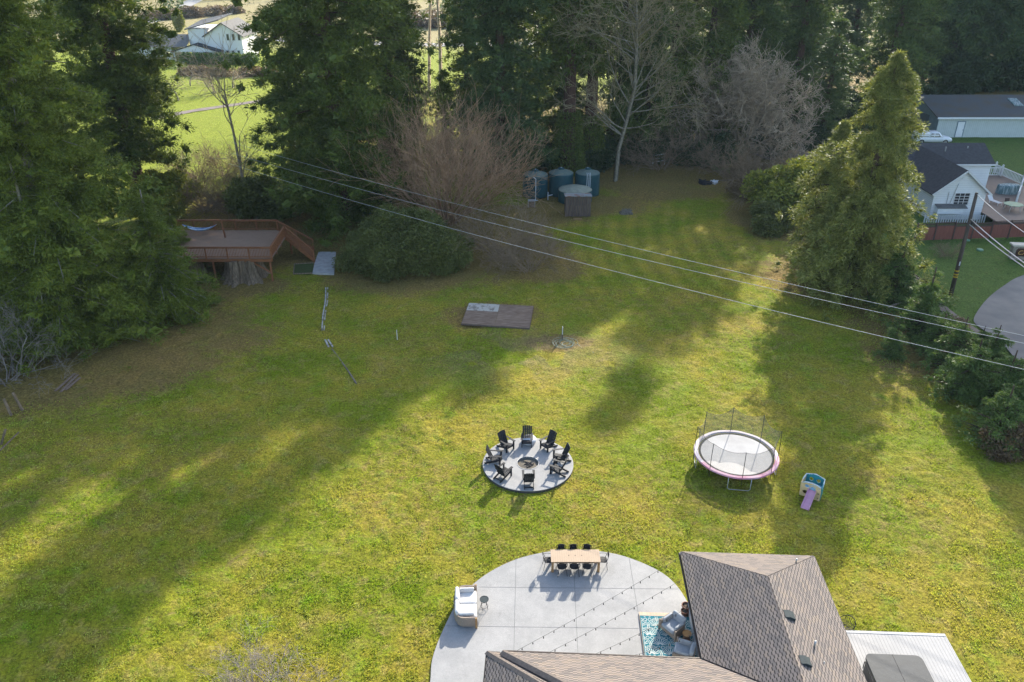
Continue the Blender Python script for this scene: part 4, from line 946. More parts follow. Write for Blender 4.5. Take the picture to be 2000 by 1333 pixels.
# armchairs: curved wicker tub, pale cushions. local: faces -Y
def tub(name, label, cat, W, D, loc, rz, cush, nseat=1, loveseat=False):
    t = thing(name, label, cat, loc, rz)
    mb = MB(); n = 22; out = []; inn = []
    for i in range(n + 1):
        a = math.pi * i / n; e = 2.6
        c, s = math.cos(a), math.sin(a)
        x = math.copysign(abs(c) ** (2 / e), c) * W / 2; y = abs(s) ** (2 / e) * D * .55
        out.append((x, y))
    out = [(W / 2, -D * .45)] + out + [(-W / 2, -D * .45)]
    hts = lambda p: .62 if p[1] > -D * .2 else .58
    k = len(out); vs = []
    for p in out: vs.append((p[0], p[1], .10))
    for p in out: vs.append((p[0], p[1], hts(p)))
    inn = [(p[0] * (1 - .12 / W * 1.4), p[1] - (.07 if p[1] > 0 else 0), 0) for p in out]
    for p in inn: vs.append((p[0], p[1], .60))
    for p in inn: vs.append((p[0], p[1], .10))
    fs = []
    for i in range(k - 1):
        for a in range(3): fs.append((a * k + i + 1, a * k + i, (a + 1) * k + i, (a + 1) * k + i + 1)[::-1])
    fs += [(0, k, 2 * k, 3 * k), (k - 1, 4 * k - 1, 3 * k - 1, 2 * k - 1)]
    mb.add(vs, fs); mb.build('wicker_frame', MT['wicker'], t)
    mb = MB(); mb.rbox((0, -.02, .20), (W * .84, D * .86, .2), .03); mb.build('base', MT['wicker'], t)
    ns = nseat
    for i in range(ns):
        w1 = W * .80 / ns; x = -W * .40 + w1 * (i + .5)
        mb = MB(); mb.rbox((x, -.06, .38), (w1 * .98, D * .80, .17), .05, puff=.02); mb.build('seat_cushion', MT[cush], t, True)
        mb = MB(); mb.rbox((x, D * .38, .60), (w1 * .94, .17, .40), .07, Matrix.Rotation(rad(-14), 3, 'X')); mb.build('back_cushion', MT[cush], t, True)
    for s in (-1, 1):
        mb = MB(); mb.rbox((s * W * .37, -.02, .56), (.13, D * .66, .24), .05, Matrix.Rotation(rad(s * 6), 3, 'Y')); mb.build('arm_cushion', MT[cush], t, True)
        mb = MB(); mb.box(s * W / 2 - .045, s * W / 2 + .03, -D * .47, -D * .38, 0, .61); mb.build('front_post', MT['wood' if loveseat else 'wicker'], t)
    return t
A1 = G(1314, 1232, .2); tub('armchair', 'grey-cushioned wicker armchair on the rug, the one near the flower pots', 'armchair', .92, .88, (A1.x, A1.y, .162), rad(-52), 'cushionblue')
A2 = G(1334, 1284, .2); tub('armchair', 'grey-cushioned wicker armchair on the rug, the one near the roof edge at the bottom', 'armchair', .92, .88, (A2.x, A2.y, .162), rad(-112), 'cushionblue')
SF_ = G(912, 1194, .06); tub('loveseat', 'white cushioned wicker loveseat at the left rim of the patio', 'sofa', 2.05, 1.05, (SF_.x - .02, SF_.y, .06), rad(93), 'cushion', 2, True)
# throw on the loveseat
mb = MB((SF_.x - .05, SF_.y + .1, .06)); 
# round side table
def round_table(name, label, loc, r, h, mat, legs=True):
    t = thing(name, label, 'side table', loc)
    mb = MB(); mb.lathe([(0, h - .025), (r - .01, h - .025), (r, h - .015), (r, h + .012), (r - .012, h + .012), (r - .014, h), (0, h)], 28); mb.build('tabletop', MT[mat], t)
    for i in range(4):
        a = math.pi / 2 * i + .6; mb = MB(); mb.tube([(r * .75 * math.cos(a), r * .75 * math.sin(a), h - .02), (r * .9 * math.cos(a + .5), r * .9 * math.sin(a + .5), 0)], .011, 5); mb.build('leg', MT['blackmetal'], t)
    mb = MB(); mb.ring((0, 0), r * .82, .01, .14, 24, 5); mb.build('foot_ring', MT['blackmetal'], t)
p = G(946, 1188, .06); round_table('side_table', 'small round black metal side table right of the white loveseat', (p.x, p.y, .06), .21, .55, 'ventmetal')
p = G(1340, 1252, .16); t = thing('drum_stool', 'round orange-brown stool between the two grey armchairs', 'stool', (p.x, p.y, .162))
mb = MB(); mb.lathe([(.15, 0), (.17, .1), (.14, .22), (.17, .36), (.20, .42)], 24); mb.build('base', MT['terracotta'], t, True)
mb = MB(); mb.lathe([(.0, .422), (.20, .422), (.205, .44), (.2, .46), (.17, .452), (0, .452)], 28); mb.build('seat', MT['orangewood'], t)
for (px, py, s, lb) in ((1339, 1196, 1.0, 'brown terracotta pot of soil beside the roof edge'), (1336, 1204, .8, 'smaller brown pot tucked in front of the tall terracotta pot')):
    p = G(px, py, .06); t = thing('flower_pot', lb, 'flower pot', (p.x, p.y, .06)); t.scale = (s,) * 3
    mb = MB(); mb.lathe([(.13, 0), (.16, .2), (.19, .36), (.22, .37), (.225, .44), (.19, .44), (.18, .36), (.14, .2)], 24); mb.build('pot', MT['terracotta'], t, True)
    mb = MB(); mb.lathe([(0, .39), (.1, .38), (.181, .36)], 20); mb.build('soil', MT['soil'], t, True)

# dining table + chairs
TX0, TX1 = 1.905, 4.32; TYn, TYf = 29.62, 30.50
tb = thing('dining_table', 'long light wooden slatted dining table on the far rim of the patio', 'table', ((TX0 + TX1) / 2, (TYn + TYf) / 2, .06))
tw, td = (TX1 - TX0) / 2, (TYf - TYn) / 2
mb = MB(); mb.box(-tw, tw, -td, td, .66, .70); mb.build('tabletop', MT['tabletop'], tb)
mb = MB(); mb.box(-tw + .06, tw - .06, -td + .05, -td + .09, .57, .66); mb.box(-tw + .06, tw - .06, td - .09, td - .05, .57, .66); mb.build('apron', MT['wood'], tb)
for sx in (-1, 1):
    for sy in (-1, 1):
        mb = MB(); mb.box(sx * (tw - .08) - .055, sx * (tw - .08) + .055, sy * (td - .08) - .055, sy * (td - .08) + .055, 0, .66); mb.build('leg', MT['wood'], tb)
for k, x in enumerate((-.32, 0, .32)):
    mb = MB(); mb.lathe([(0, .702), (.022, .702), (.022, .71), (0, .712)], 12, (x, .02)); mb.build('bolt_cap', MT['blackmetal'], tb)
def metal_chair(label, loc, rz):
    t = thing('patio_chair', label, 'chair', loc, rz, 'black metal chairs round the dining table')
    mb = MB(); pts = [(.21 * math.copysign(abs(math.cos(a)) ** .75, math.cos(a)), .21 * math.copysign(abs(math.sin(a)) ** .75, math.sin(a))) for a in np.linspace(0, 2 * math.pi, 25)[:-1]]
    mb.prism(pts, .43, .455); mb.build('seat', MT['black'], t)
    # open rounded back: a frame and a woven panel curving round
    mb = MB(); fr = [(.20, .12, .44), (.235, .20, .62), (.21, .25, .80), (.12, .275, .835), (0, .285, .85), (-.12, .275, .835), (-.21, .25, .80), (-.235, .20, .62), (-.20, .12, .44)]
    mb.tube(catmull(fr, 3), .014, 6)
    mb.build('back_frame', MT['black'], t, True)
    mb = MB()
    L = [(-.2 + .4 * i / 8, .235 + .035 * math.cos((i - 4) / 4 * 1.4)) for i in range(9)]
    mb.add([(x, y - .02, .55) for x, y in L] + [(x * .85, y + .01, .84) for x, y in L], [(i, i + 1, i + 10, i + 9) for i in range(8)]); mb.build('back_panel', MT['black'], t)
    for sx in (-1, 1):
        for sy in (-1, 1):
            mb = MB(); mb.tube([(sx * .17, sy * .17, .44), (sx * .235, sy * .25, 0)], .012, 5); mb.build('leg', MT['black'], t)
    for sx in (-1, 1):
        mb = MB(); mb.tube([(sx * .205, -.17, .44), (sx * .24, -.18, .62), (sx * .245, .05, .665), (sx * .235, .2, .63)], .012, 5); mb.build('armrest', MT['black'], t)
    return t
cx = (TX0 + TX1) / 2; cyy = (TYn + TYf) / 2
for i, nm in enumerate(('left', 'middle', 'right')):
    x = cx + (-.68 + .62 * i)
    metal_chair(f'black metal chair on the near side of the dining table, the {nm} one', (x, TYn - .02, .06), math.pi + .16 * math.sin(i * 2.3 + 1))
    metal_chair(f'black metal chair on the far side of the dining table, the {nm} one', (x + .03, TYf - .06, .06), .18 * math.sin(i * 1.9 + .4))
metal_chair('black metal chair at the left head of the dining table', (TX0 - .12, cyy - .02, .06), math.pi / 2 + .1)
metal_chair('black metal chair at the right head of the dining table', (TX1 + .16, cyy, .06), -math.pi / 2 - .1)
for (px, lb, rz) in ((1115, 'dark chair whose back peeks above the bottom roof, the left one', .25), (1163, 'dark chair whose back peeks above the bottom roof, the right one', -.3)):
    p = HH(px, 1286, 21.95); t = thing('lounge_chair', lb, 'chair', (p.x, 22.0, .06), rz, None)
    mb = MB(); mb.rbox((0, .0, .95), (.52, .10, .86), .03, Matrix.Rotation(rad(-8), 3, 'X')); mb.build('backrest', MT['coverplum'] if 'coverplum' in MT else M('coverplum', (.04, .022, .05)), t)
    mb = MB(); mb.rbox((0, -.28, .46), (.52, .5, .08), .03); mb.build('seat', MT['blackmetal'], t)
    for sx in (-1, 1):
        for y in (-.48, -.05):
            mb = MB(); mb.box(sx * .23 - .02, sx * .23 + .02, y - .02, y + .02, 0, .44); mb.build('leg', MT['blackmetal'], t)

# string lights: from the house's west eave down to the south eave
def string_light(a, b, sag, n, label):
    A, B = Vector(a), Vector(b); o = tuple(B)
    t = thing('string_lights', label, 'string lights', o); mb = MB(o); P = []
    for i in range(41):
        q = A.lerp(B, i / 40); q.z -= sag * 4 * (i / 40) * (1 - i / 40); P.append(q)
    mb.tube(P, .006, 4); mb.build('cable', MT['wireblack'], t)
    for i in range(n):
        f = (i + .5) / n; q = A.lerp(B, f); q.z -= sag * 4 * f * (1 - f)
        m2 = MB(o); m2.tube([q, q - Vector((0, 0, .05))], .014, 5); m2.lathe([(0, q.z - .13), (.02, q.z - .115), (.026, q.z - .09), (.014, q.z - .05)], 8, (q.x, q.y)); m2.build('bulb', MT['bulb'], t, True)
for (w_, s_, n_, lb) in (((0, -.25), (-7.2, 0), 17, 'string of small dark bulbs over the patio, the longest strand nearest the dining table'),
                         ((0, -1.55), (-5.9, 0), 14, 'string of small dark bulbs over the patio, second strand from the dining table'),
                         ((0, -3.2), (-4.1, 0), 10, 'string of small dark bulbs over the patio, third strand, crossing the rug corner'),
                         ((0, -4.6), (-2.6, 0), 6, 'string of small dark bulbs over the patio, the shortest strand next to the bottom roof')):
    string_light(hp(w_[0] - .08, w_[1], 2.93), hp(s_[0], SY + .12, 2.93), .10, n_, lb)

# ------------------------------------------------------------------ side deck and hot tub
d0 = G(1657, 1232, .5) - HO; dX, dY = d0.dot(hx), d0.dot(hy); d1 = G(1840, 1232, .5) - HO; dX1 = d1.dot(hx)
dk = thing('side_deck', 'weathered white plank deck right of the house', 'deck', tuple(hp(dX, dY - 3, 0))); dk.rotation_euler = (0, 0, -HA)
mb = MB(); mb.box(-.85, dX1 - dX, -9, 3 - .14, .44, .5); mb.build('deck_boards', MT['whiteplanks'], dk)
mb = MB(); mb.box(-.85, dX1 - dX + .03, 3 - .137, 3, .15, .515); mb.box(dX1 - dX + .003, dX1 - dX + .035, -9, 2.86, -.05, .507); mb.build('rim_board', MT['deckwhite'], dk)
p0 = G(1688, 1276, 1.38) - HO; p1 = G(1797, 1276, 1.38) - HO; tx0, ty0, tx1 = p0.dot(hx), p0.dot(hy), p1.dot(hx); TW = tx1 - tx0
ht = thing('hot_tub', 'covered hot tub with dark grey folding lid on the white deck', 'hot tub', tuple(hp(tx0 + TW / 2, ty0 - TW / 2, .5))); ht.rotation_euler = (0, 0, -HA)
def rr_poly(w2, h2, r, n=6):
    P = []
    for cx_, cy_, a0 in ((w2 - r, h2 - r, 0), (-w2 + r, h2 - r, 90), (-w2 + r, -h2 + r, 180), (w2 - r, -h2 + r, 270)):
        for i in range(n + 1): a = rad(a0 + 90 * i / n); P.append((cx_ + r * math.cos(a), cy_ + r * math.sin(a)))
    return P
mb = MB(); mb.prism(rr_poly(TW / 2 - .05, TW / 2 - .05, .18), 0, .74); mb.build('tub_shell', MT['tubside'], ht)
mb = MB(); mb.prism(rr_poly(TW / 2, TW / 2, .26), .745, .86); mb.build('lid', MT['coverdark'], ht)
mb = MB(); mb.box(-.012, .012, -TW / 2, TW / 2, .86, .872); mb.build('lid_hinge', MT['tubside'], ht)
mb = MB(); mb.tube([(-TW / 2 - .06, TW * .36, .35), (-TW / 2 - .09, TW * .34, .8), (-TW / 2 - .09, -TW * .4, .8), (-TW / 2 - .06, -TW * .42, .35)], .02, 6); mb.build('lid_lifter', MT['blackmetal'], ht)
# wicker egg-like lounge chair between the roof and the deck
p = G(1652, 1232, .06); t = thing('wire_chair', 'black woven round-backed chair half hidden between the roof and the white deck', 'chair', (p.x - .1, p.y - .05, 0), rad(-60))
mb = MB(); pts = [(.38 * math.cos(a), .38 * math.sin(a), .5 + .25 * max(0, math.sin(a))) for a in np.linspace(0, 2 * math.pi, 21)]
mb.tube(pts, .018, 6); mb.build('rim', MT['black'], t, True)
mb = MB()
for a in np.linspace(0, 2 * math.pi, 25)[:-1]: mb.tube([(.38 * math.cos(a), .38 * math.sin(a), .5 + .25 * max(0, math.sin(a))), (.30 * math.cos(a), .30 * math.sin(a), .42), (.05 * math.cos(a), .05 * math.sin(a), .36)], .008, 4)
for r_ in (.12, .2, .28, .34): mb.ring((0, 0), r_, .007, .36 + .1 * (r_ / .34) ** 2 * .8, 20, 4)
mb.build('woven_seat', MT['black'], t)
for i in range(4):
    a = math.pi / 2 * i + .78; mb = MB(); mb.tube([(.15 * math.cos(a), .15 * math.sin(a), .37), (.28 * math.cos(a), .28 * math.sin(a), 0)], .014, 5); mb.build('leg', MT['black'], t)
# ------------------------------------------------------------------ fire circle
MT['darkedge'] = M('darkedge', (.07, .065, .06), None, 6, .9)
FC = Vector((.945, 38.65, 0)); FR = 2.68
mb = MB((FC.x, FC.y, 0)); o_ = mb.o
prof = [(.66, .0), (.66, .12), (FR - .03, .12), (FR, .11), (FR, -.1)]
vsl = []; n = 72
for r, z in prof:
    for j in range(n): a = 2 * math.pi * j / n; vsl.append((FC.x + r * math.cos(a), FC.y + r * math.sin(a), z))
mb.add(vsl, [(i * n + j, (i + 1) * n + j, (i + 1) * n + (j + 1) % n, i * n + (j + 1) % n) for i in range(3) for j in range(n)]); mb.add(vsl, [(3 * n + j, 4 * n + j, 4 * n + (j + 1) % n, 3 * n + (j + 1) % n) for j in range(n)], 1)
tag(mb.build('fire_circle_slab', [MT['concrete'], MT['darkedge']]), kind='structure')
fp = thing('fire_pit', 'sunken round fire pit with ashes in the middle of the concrete circle', 'fire pit', (FC.x, FC.y, 0))
mb = MB(); mb.lathe([(.655, -.02), (.655, .14), (.63, .14), (.63, -.02)], 48); mb.build('steel_rim', MT['galv'], fp)
mb = MB(); mb.lathe([(.0, .035), (.3, .03), (.5, .01), (.632, .0)], 40, wob=lambda t, z: 1); mb.build('ash_bed', MT['ash'], fp)
mb = MB(); random.seed(4)
for i in range(9):
    a = random.random() * 6.28; r = random.random() * .3; L = .12 + .15 * random.random(); b = random.random() * 3.14
    mb.tube([(r * math.cos(a) - L * math.cos(b), r * math.sin(a) - L * math.sin(b), .05), (r * math.cos(a) + L * math.cos(b), r * math.sin(a) + L * math.sin(b), .07)], .025, 5)
mb.build('charred_wood', MT['matblack'], fp)
def adirondack(label, ang, R=1.93):
    a = rad(ang); loc = (FC.x + R * math.cos(a), FC.y + R * math.sin(a), .12); rz = a - math.pi / 2 + .11 * math.sin(ang * 1.7)      # local +Y points away from the fire
    t = thing('adirondack_chair', label, 'chair', loc, rz, 'black adirondack chairs round the fire pit'); K = MT['black']
    mb = MB()
    for i in range(6):
        y = -.33 + i * .095; z = .385 - i * .028; mb.box(-.27, .27, y, y + .082, z - .02, z)
    mb.build('seat', K, t)
    mb = MB()
    for i in range(5):
        x = -.235 + i * .118; ht_ = 1.02 + (.03 if i in (1, 2, 3) else 0)
        mb.beam((x, .20, .24), (x, .52, ht_), .104, .022, up=(0, 1, 0))
    mb.beam((-.27, .30, .40), (.27, .30, .40), .06, .03); mb.beam((-.27, .46, .80), (.27, .46, .80), .06, .03)
    mb.build('backrest', K, t)
    for s in (-1, 1):
        mb = MB(); mb.add([(s * .30 - .075, -.40, .60), (s * .30 + .075, -.40, .60), (s * .31 + .055, .36, .575), (s * .31 - .035, .36, .575)] + [(s * .30 - .075, -.40, .625), (s * .30 + .075, -.40, .625), (s * .31 + .055, .36, .60), (s * .31 - .035, .36, .60)],
                          [(0, 3, 2, 1), (4, 5, 6, 7), (0, 1, 5, 4), (1, 2, 6, 5), (2, 3, 7, 6), (3, 0, 4, 7)]); mb.build('armrest', K, t)
        mb = MB(); mb.box(s * .29 - .02, s * .29 + .02, -.36, -.25, 0, .60); mb.build('front_leg', K, t)
        mb = MB(); mb.beam((s * .26, -.34, .34), (s * .26, .62, .03), .035, .12); mb.build('rear_leg', K, t)
    mb = MB(); mb.beam((-.26, -.345, .32), (.26, -.345, .32), .025, .10); mb.beam((-.26, .50, .08), (.26, .50, .08), .025, .07); mb.build('cross_rail', K, t)
for ang, lb in ((91, 'black adirondack chair farthest from the camera, with the white round cover behind it'), (131, 'black adirondack chair at the back left of the fire circle'), (51, 'black adirondack chair at the back right of the fire circle'),
                (177, 'black adirondack chair at the left of the fire circle, facing right'), (8, 'black adirondack chair at the right of the fire circle, facing left'), (223, 'black adirondack chair at the front left of the fire circle'),
                (-29, 'black adirondack chair at the front right of the fire circle, close beside the right-hand one'), (270, 'black adirondack chair nearest the camera, its back towards us')):
    adirondack(lb, ang)
p = G(1033, 868); mb = MB((p.x, p.y + .1, 0)); mb.lathe([(.40, -.02), (.44, .25), (.46, .32), (.40, .40), (.0, .43)], 28, (p.x, p.y + .1)); tag(mb.build('pit_cover', MT['fleece'], None, True), 'white round lid behind the farthest adirondack chair', 'cover')

# ------------------------------------------------------------------ trampoline
TC = Vector((13.1, 38.45, 0)); TR = 2.42; TZ = .93
tp = thing('trampoline', 'round trampoline with pink and white pad and black safety net on the lawn', 'trampoline', tuple(TC))
def disc(r0, r1, z0, z1, nm, mat, seg=64, mats=None, mi=None):
    mb = MB(); vs = []
    for r, z in ((r0, z0), (r1, z1)):
        for j in range(seg): a = 2 * math.pi * j / seg; vs.append((r * math.cos(a), r * math.sin(a), z + (.015 * math.sin(a * 9) if r == r1 else 0)))
    mb.add(vs, [(j, seg + j, seg + (j + 1) % seg, (j + 1) % seg) for j in range(seg)])
    return mb.build(nm, mats or MT[mat], tp, True)
mb = MB(); mb.lathe([(0, TZ - .06), (1.0, TZ - .045), (TR - .40, TZ - .02)], 64, cap=False); mb.build('jumping_mat', MT['mat'], tp, True)
mb = MB(); mb.lathe([(TR - .40, TZ - .02), (TR - .37, TZ - .015), (TR - .28, TZ - .01)], 64, cap=False); mb.build('mat_edge', MT['matblack'], tp, True)
mb = MB(); vs = []; seg = 64
for r, z in ((TR - .25, TZ + .0), (TR - .18, TZ + .05), (TR, TZ + .045), (TR + .02, TZ - .04)):
    for j in range(seg): a = 2 * math.pi * j / seg; vs.append((r * math.cos(a), r * math.sin(a), z + .008 * math.sin(a * 11)))
for i in range(3):
    for j in range(seg):
        a = math.degrees(2 * math.pi * j / seg); pinkish = (200 < a < 350 and (i > 0 or 230 < a < 340)) or i == 2
        mb.add([vs[i * seg + j], vs[(i + 1) * seg + j], vs[(i + 1) * seg + (j + 1) % seg], vs[i * seg + (j + 1) % seg]], [(0, 1, 2, 3)], 1 if pinkish else 0)
mb.build('safety_pad', [MT['padwhite'], MT['pink']], tp)
mb = MB(); mb.ring((0, 0), TR - .04, .03, TZ - .05, 64, 6); mb.build('frame_ring', MT['galv'], tp, True)
for k in range(4):
    a = rad(270 - 8 + 90 * k); da = .27; r_ = TR - .06; mb = MB()
    A = Vector((r_ * math.cos(a - da), r_ * math.sin(a - da), TZ - .05)); B = Vector((r_ * math.cos(a + da), r_ * math.sin(a + da), TZ - .05))
    g = lambda P, z: Vector((P.x * 1.0, P.y * 1.0, z))
    mb.tube([A, g(A, .12), g(A, .03).lerp(g(B, .03), .08), g(B, .03).lerp(g(A, .03), .08), g(B, .12), B], .022, 6); mb.build('leg', MT['galv'], tp, True)
NP = 8; tops = []
for k in range(NP):
    a = rad(22 + 45 * k + 62); b = (TR - .02) * math.cos(a), (TR - .02) * math.sin(a); tz = TZ + 1.72
    tops.append((b[0] * 1.0, b[1] * 1.0, tz)); mb = MB(); mb.tube([(b[0], b[1], TZ - .5), (b[0], b[1], TZ + .9), (b[0] * .985, b[1] * .985, tz)], .018, 6); mb.build('net_pole', MT['blackmetal'], tp, True)
mb = MB(); seg = 12
for k in range(NP):
    A = Vector(tops[k]) * .98; B = Vector(tops[(k + 1) % NP]) * .98; A.z = B.z = TZ + 1.70; grid = []
    for i in range(seg + 1):
        f = i / seg; P = A.lerp(B, f); sag = .28 * 4 * f * (1 - f); bow = 1 - .04 * 4 * f * (1 - f); r0 = (TR - .36)
        base = P.xy.normalized() * r0; col = []
        for j in range(5):
            h = j / 4; z = TZ + .02 + (P.z - sag - TZ - .02) * h; q = base.lerp(P.xy * bow, h ** .8); col.append((q.x, q.y, z))
        grid.append(col)
    vs = [p for c in grid for p in c]; mb.add(vs, [(i * 5 + j, (i + 1) * 5 + j, (i + 1) * 5 + j + 1, i * 5 + j + 1) for i in range(seg) for j in range(4)])
mb.build('safety_net', MT['net'], tp, True)
mb = MB()
for k in range(NP):
    A = Vector(tops[k]) * .98; B = Vector(tops[(k + 1) % NP]) * .98; A.z = B.z = TZ + 1.70
    mb.tube([(A.lerp(B, f).x * (1 - .16 * f * (1 - f)), A.lerp(B, f).y * (1 - .16 * f * (1 - f)), A.z - .28 * 4 * f * (1 - f)) for f in np.linspace(0, 1, 9)], .008, 4)
mb.build('net_cord', MT['blackmetal'], tp)

# ------------------------------------------------------------------ toddler climber
p = G(1584, 966); cl = thing('toddler_climber', 'cream and teal plastic toddler climber with a purple slide right of the trampoline', 'play climber', (p.x, p.y, 0), rad(-34))
def panel(pts, holes_y, y, th, mat, nm, parent=cl):
    mb = MB(); n = len(pts)
    vs = [(x, y - th / 2, z) for x, z in pts] + [(x, y + th / 2, z) for x, z in pts]
    mb.add(vs, [tuple(range(n)), tuple(range(n, 2 * n))[::-1]] + [(i, n + i, n + (i + 1) % n, (i + 1) % n) for i in range(n)]); return mb.build(nm, MT[mat], parent)
def holed(w0, w1, z0, z1, hole, y, th, mat, nm):
    "panel with oval holes given as (cx,cz,rx,rz), built as cells around each hole"
    mb = MB(); nx, nz = 26, 26
    X = np.linspace(w0, w1, nx + 1); Z = np.linspace(z0, z1, nz + 1)
    for i in range(nx):
        for j in range(nz):
            cx_, cz_ = (X[i] + X[i + 1]) / 2, (Z[j] + Z[j + 1]) / 2
            if any(((cx_ - h[0]) / h[2]) ** 2 + ((cz_ - h[1]) / h[3]) ** 2 < 1 for h in hole): continue
            top = z1 - .16 * ((cx_ - (w0 + w1) / 2) / ((w1 - w0) / 2)) ** 2
            if cz_ > top: continue
            mb.box(X[i], X[i + 1], y - th / 2, y + th / 2, Z[j], Z[j + 1])
    return mb.build(nm, MT[mat], cl)
holed(-.55, .55, 0, .98, [(-.22, .72, .13, .11), (-.25, .30, .16, .12), (.44, .75, .05, .05), (.44, .45, .05, .05), (.44, .15, .05, .05), (.08, .40, .17, .40)], -.36, .06, 'cream', 'front_panel')
holed(-.50, .50, 0, 1.12, [(-.2, .78, .12, .12), (.2, .78, .12, .12), (0, .3, .2, .15)], .36, .06, 'teal', 'back_panel')
for s in (-1, 1):
    mb = MB(); mb.beam((s * .55, -.36, .46), (s * .50, .36, .55), .05, .9); mb.build('side_panel', MT['teal' if s > 0 else 'cream'], cl)
mb = MB(); mb.tube([(-.55, -.36, .84), (-.3, -.37, .95), (0, -.37, 1.0), (.3, -.37, .95), (.55, -.36, .84)], .035, 6); mb.tube([(-.55, -.36, .84), (-.54, 0, .96), (-.5, .36, 1.0), (0, .38, 1.14), (.5, .36, 1.0), (.54, 0, .93), (.55, -.36, .84)], .035, 6); mb.build('top_rail', MT['lightblue'] if False else M('pale_rail', (.62, .70, .70)), cl, True)
mb = MB(); mb.box(-.5, .5, -.32, .32, .50, .55); mb.build('floor', MT['lightblue'], cl)
mb = MB(); mb.tube([(-.07, -.37, .55), (-.07, -.37, .8), (.08, -.37, .9), (.23, -.37, .8), (.23, -.37, .55)], .03, 6); mb.build('slide_arch', MT['lightblue'], cl, True)
mb = MB(); prof = [(-.36, .55), (-.55, .48), (-1.15, .14), (-1.42, .08), (-1.5, .0)]
for a, b in zip(prof[:-1], prof[1:]):
    mb.add([(-.10, a[0], a[1]), (.26, a[0], a[1]), (.26, b[0], b[1]), (-.10, b[0], b[1])], [(0, 3, 2, 1)])
    for x in (-.12, .28):
        mb.add([(x - .025, a[0], a[1] - .06), (x + .025, a[0], a[1] - .06), (x + .025, b[0], max(0, b[1] - .06)), (x - .025, b[0], max(0, b[1] - .06)), (x - .025, a[0], a[1] + .09), (x + .025, a[0], a[1] + .09), (x + .025, b[0], b[1] + .09), (x - .025, b[0], b[1] + .09)],
               [(4, 5, 6, 7), (0, 4, 7, 3), (1, 2, 6, 5), (2, 3, 7, 6), (0, 1, 5, 4)])
mb.build('slide', MT['purple'], cl)

# ------------------------------------------------------------------ lawn bits
def plyplatform():
    A, B, C, D = G(916, 592, .16), G(1042, 598, .16), G(1034, 641, .16), G(901, 632, .16)
    t = thing('plywood_platform', 'old low plywood platform of four weathered sheets lying on the lawn', 'platform', tuple(G(972, 620)))
    o = Vector(t.location); h = lambda P, Q, f: P.lerp(Q, f)
    mAB, mDC = h(A, B, .48), h(D, C, .49); L1, L2 = h(A, D, .36), h(mAB, mDC, .36); R2 = h(B, C, .36)
    for nm, q, mt in (('plywood_sheet', (A, mAB, L2, L1), 'paleply'), ('plywood_sheet', (L1, L2, mDC, D), 'oldply'), ('plywood_sheet', (mAB, B, R2, L2), 'oldply'), ('plywood_sheet', (L2, R2, C, mDC), 'oldply')):
        mb = MB(o); c = sum(q, Vector()) / 4; q = [c + (p - c) * .992 for p in q]
        mb.add([p - Vector((0, 0, .03)) for p in q] + list(q), [(0, 1, 2, 3), (7, 6, 5, 4), (0, 4, 5, 1), (1, 5, 6, 2), (2, 6, 7, 3), (3, 7, 4, 0)]); ob = mb.build(nm, MT[mt], t)
        if mt == 'paleply': ob['label'] = 'pale mossy plywood sheet'
    mb = MB(o); z = Vector((0, 0, .085))
    for P, Q in ((A, B), (L1, R2), (D, C)): mb.beam(P - z, Q - z, .05, .1)
    for f in (0, .25, .5, .75, 1): mb.beam(h(A, B, f) - z, h(D, C, f) - z, .045, .1)
    mb.build('joists', MT['shedwood'], t)
plyplatform()
mb = MB(tuple(G(776, 664))); p = G(776, 664); mb.tube([p, p + Vector((0, 0, .85))], .025, 8); tag(mb.build('stake', MT['white']), 'thin white stake standing alone on the lawn left of the plywood platform', 'stake')
p = G(1098, 664); t = thing('garden_tap', 'wooden post with a white water tap near the hose coil', 'tap', tuple(p))
mb = MB(); mb.box(-.05, .05, -.05, .05, -.05, 1.0); mb.build('post', MT['shedwood'], t); mb = MB(); mb.tube([(0, -.08, .5), (0, -.08, 1.18), (0, -.2, 1.2), (0, -.22, 1.1)], .03, 6); mb.build('tap', MT['white'], t)
p = G(1104, 672); mb = MB(tuple(p))
for i in range(7):
    r = .42 + .07 * i; mb.ring((p.x + .28 * math.sin(i * 2), p.y + .16 * math.cos(i * 3)), r, .013, .03 + .012 * i, 30, 4)
mb.tube(catmull([G(1128, 672, .03), G(1140, 682, .03), G(1146, 676, .03), G(1160, 690, .03)], 4), .018, 4)
tag(mb.build('garden_hose', MT['hose']), 'coiled dark garden hose on the ground at the tap post', 'hose')
p = G(1068, 482); t = thing('short_post', 'short dark post with a white pipe on the lawn below the shed', 'post', tuple(p)); mb = MB(); mb.box(-.13, .13, -.13, .13, -.05, .35); mb.build('post', MT['shedwood'], t); mb = MB(); mb.tube([(0, 0, .35), (0, 0, .75)], .04, 6); mb.build('pipe', MT['pvc'], t)
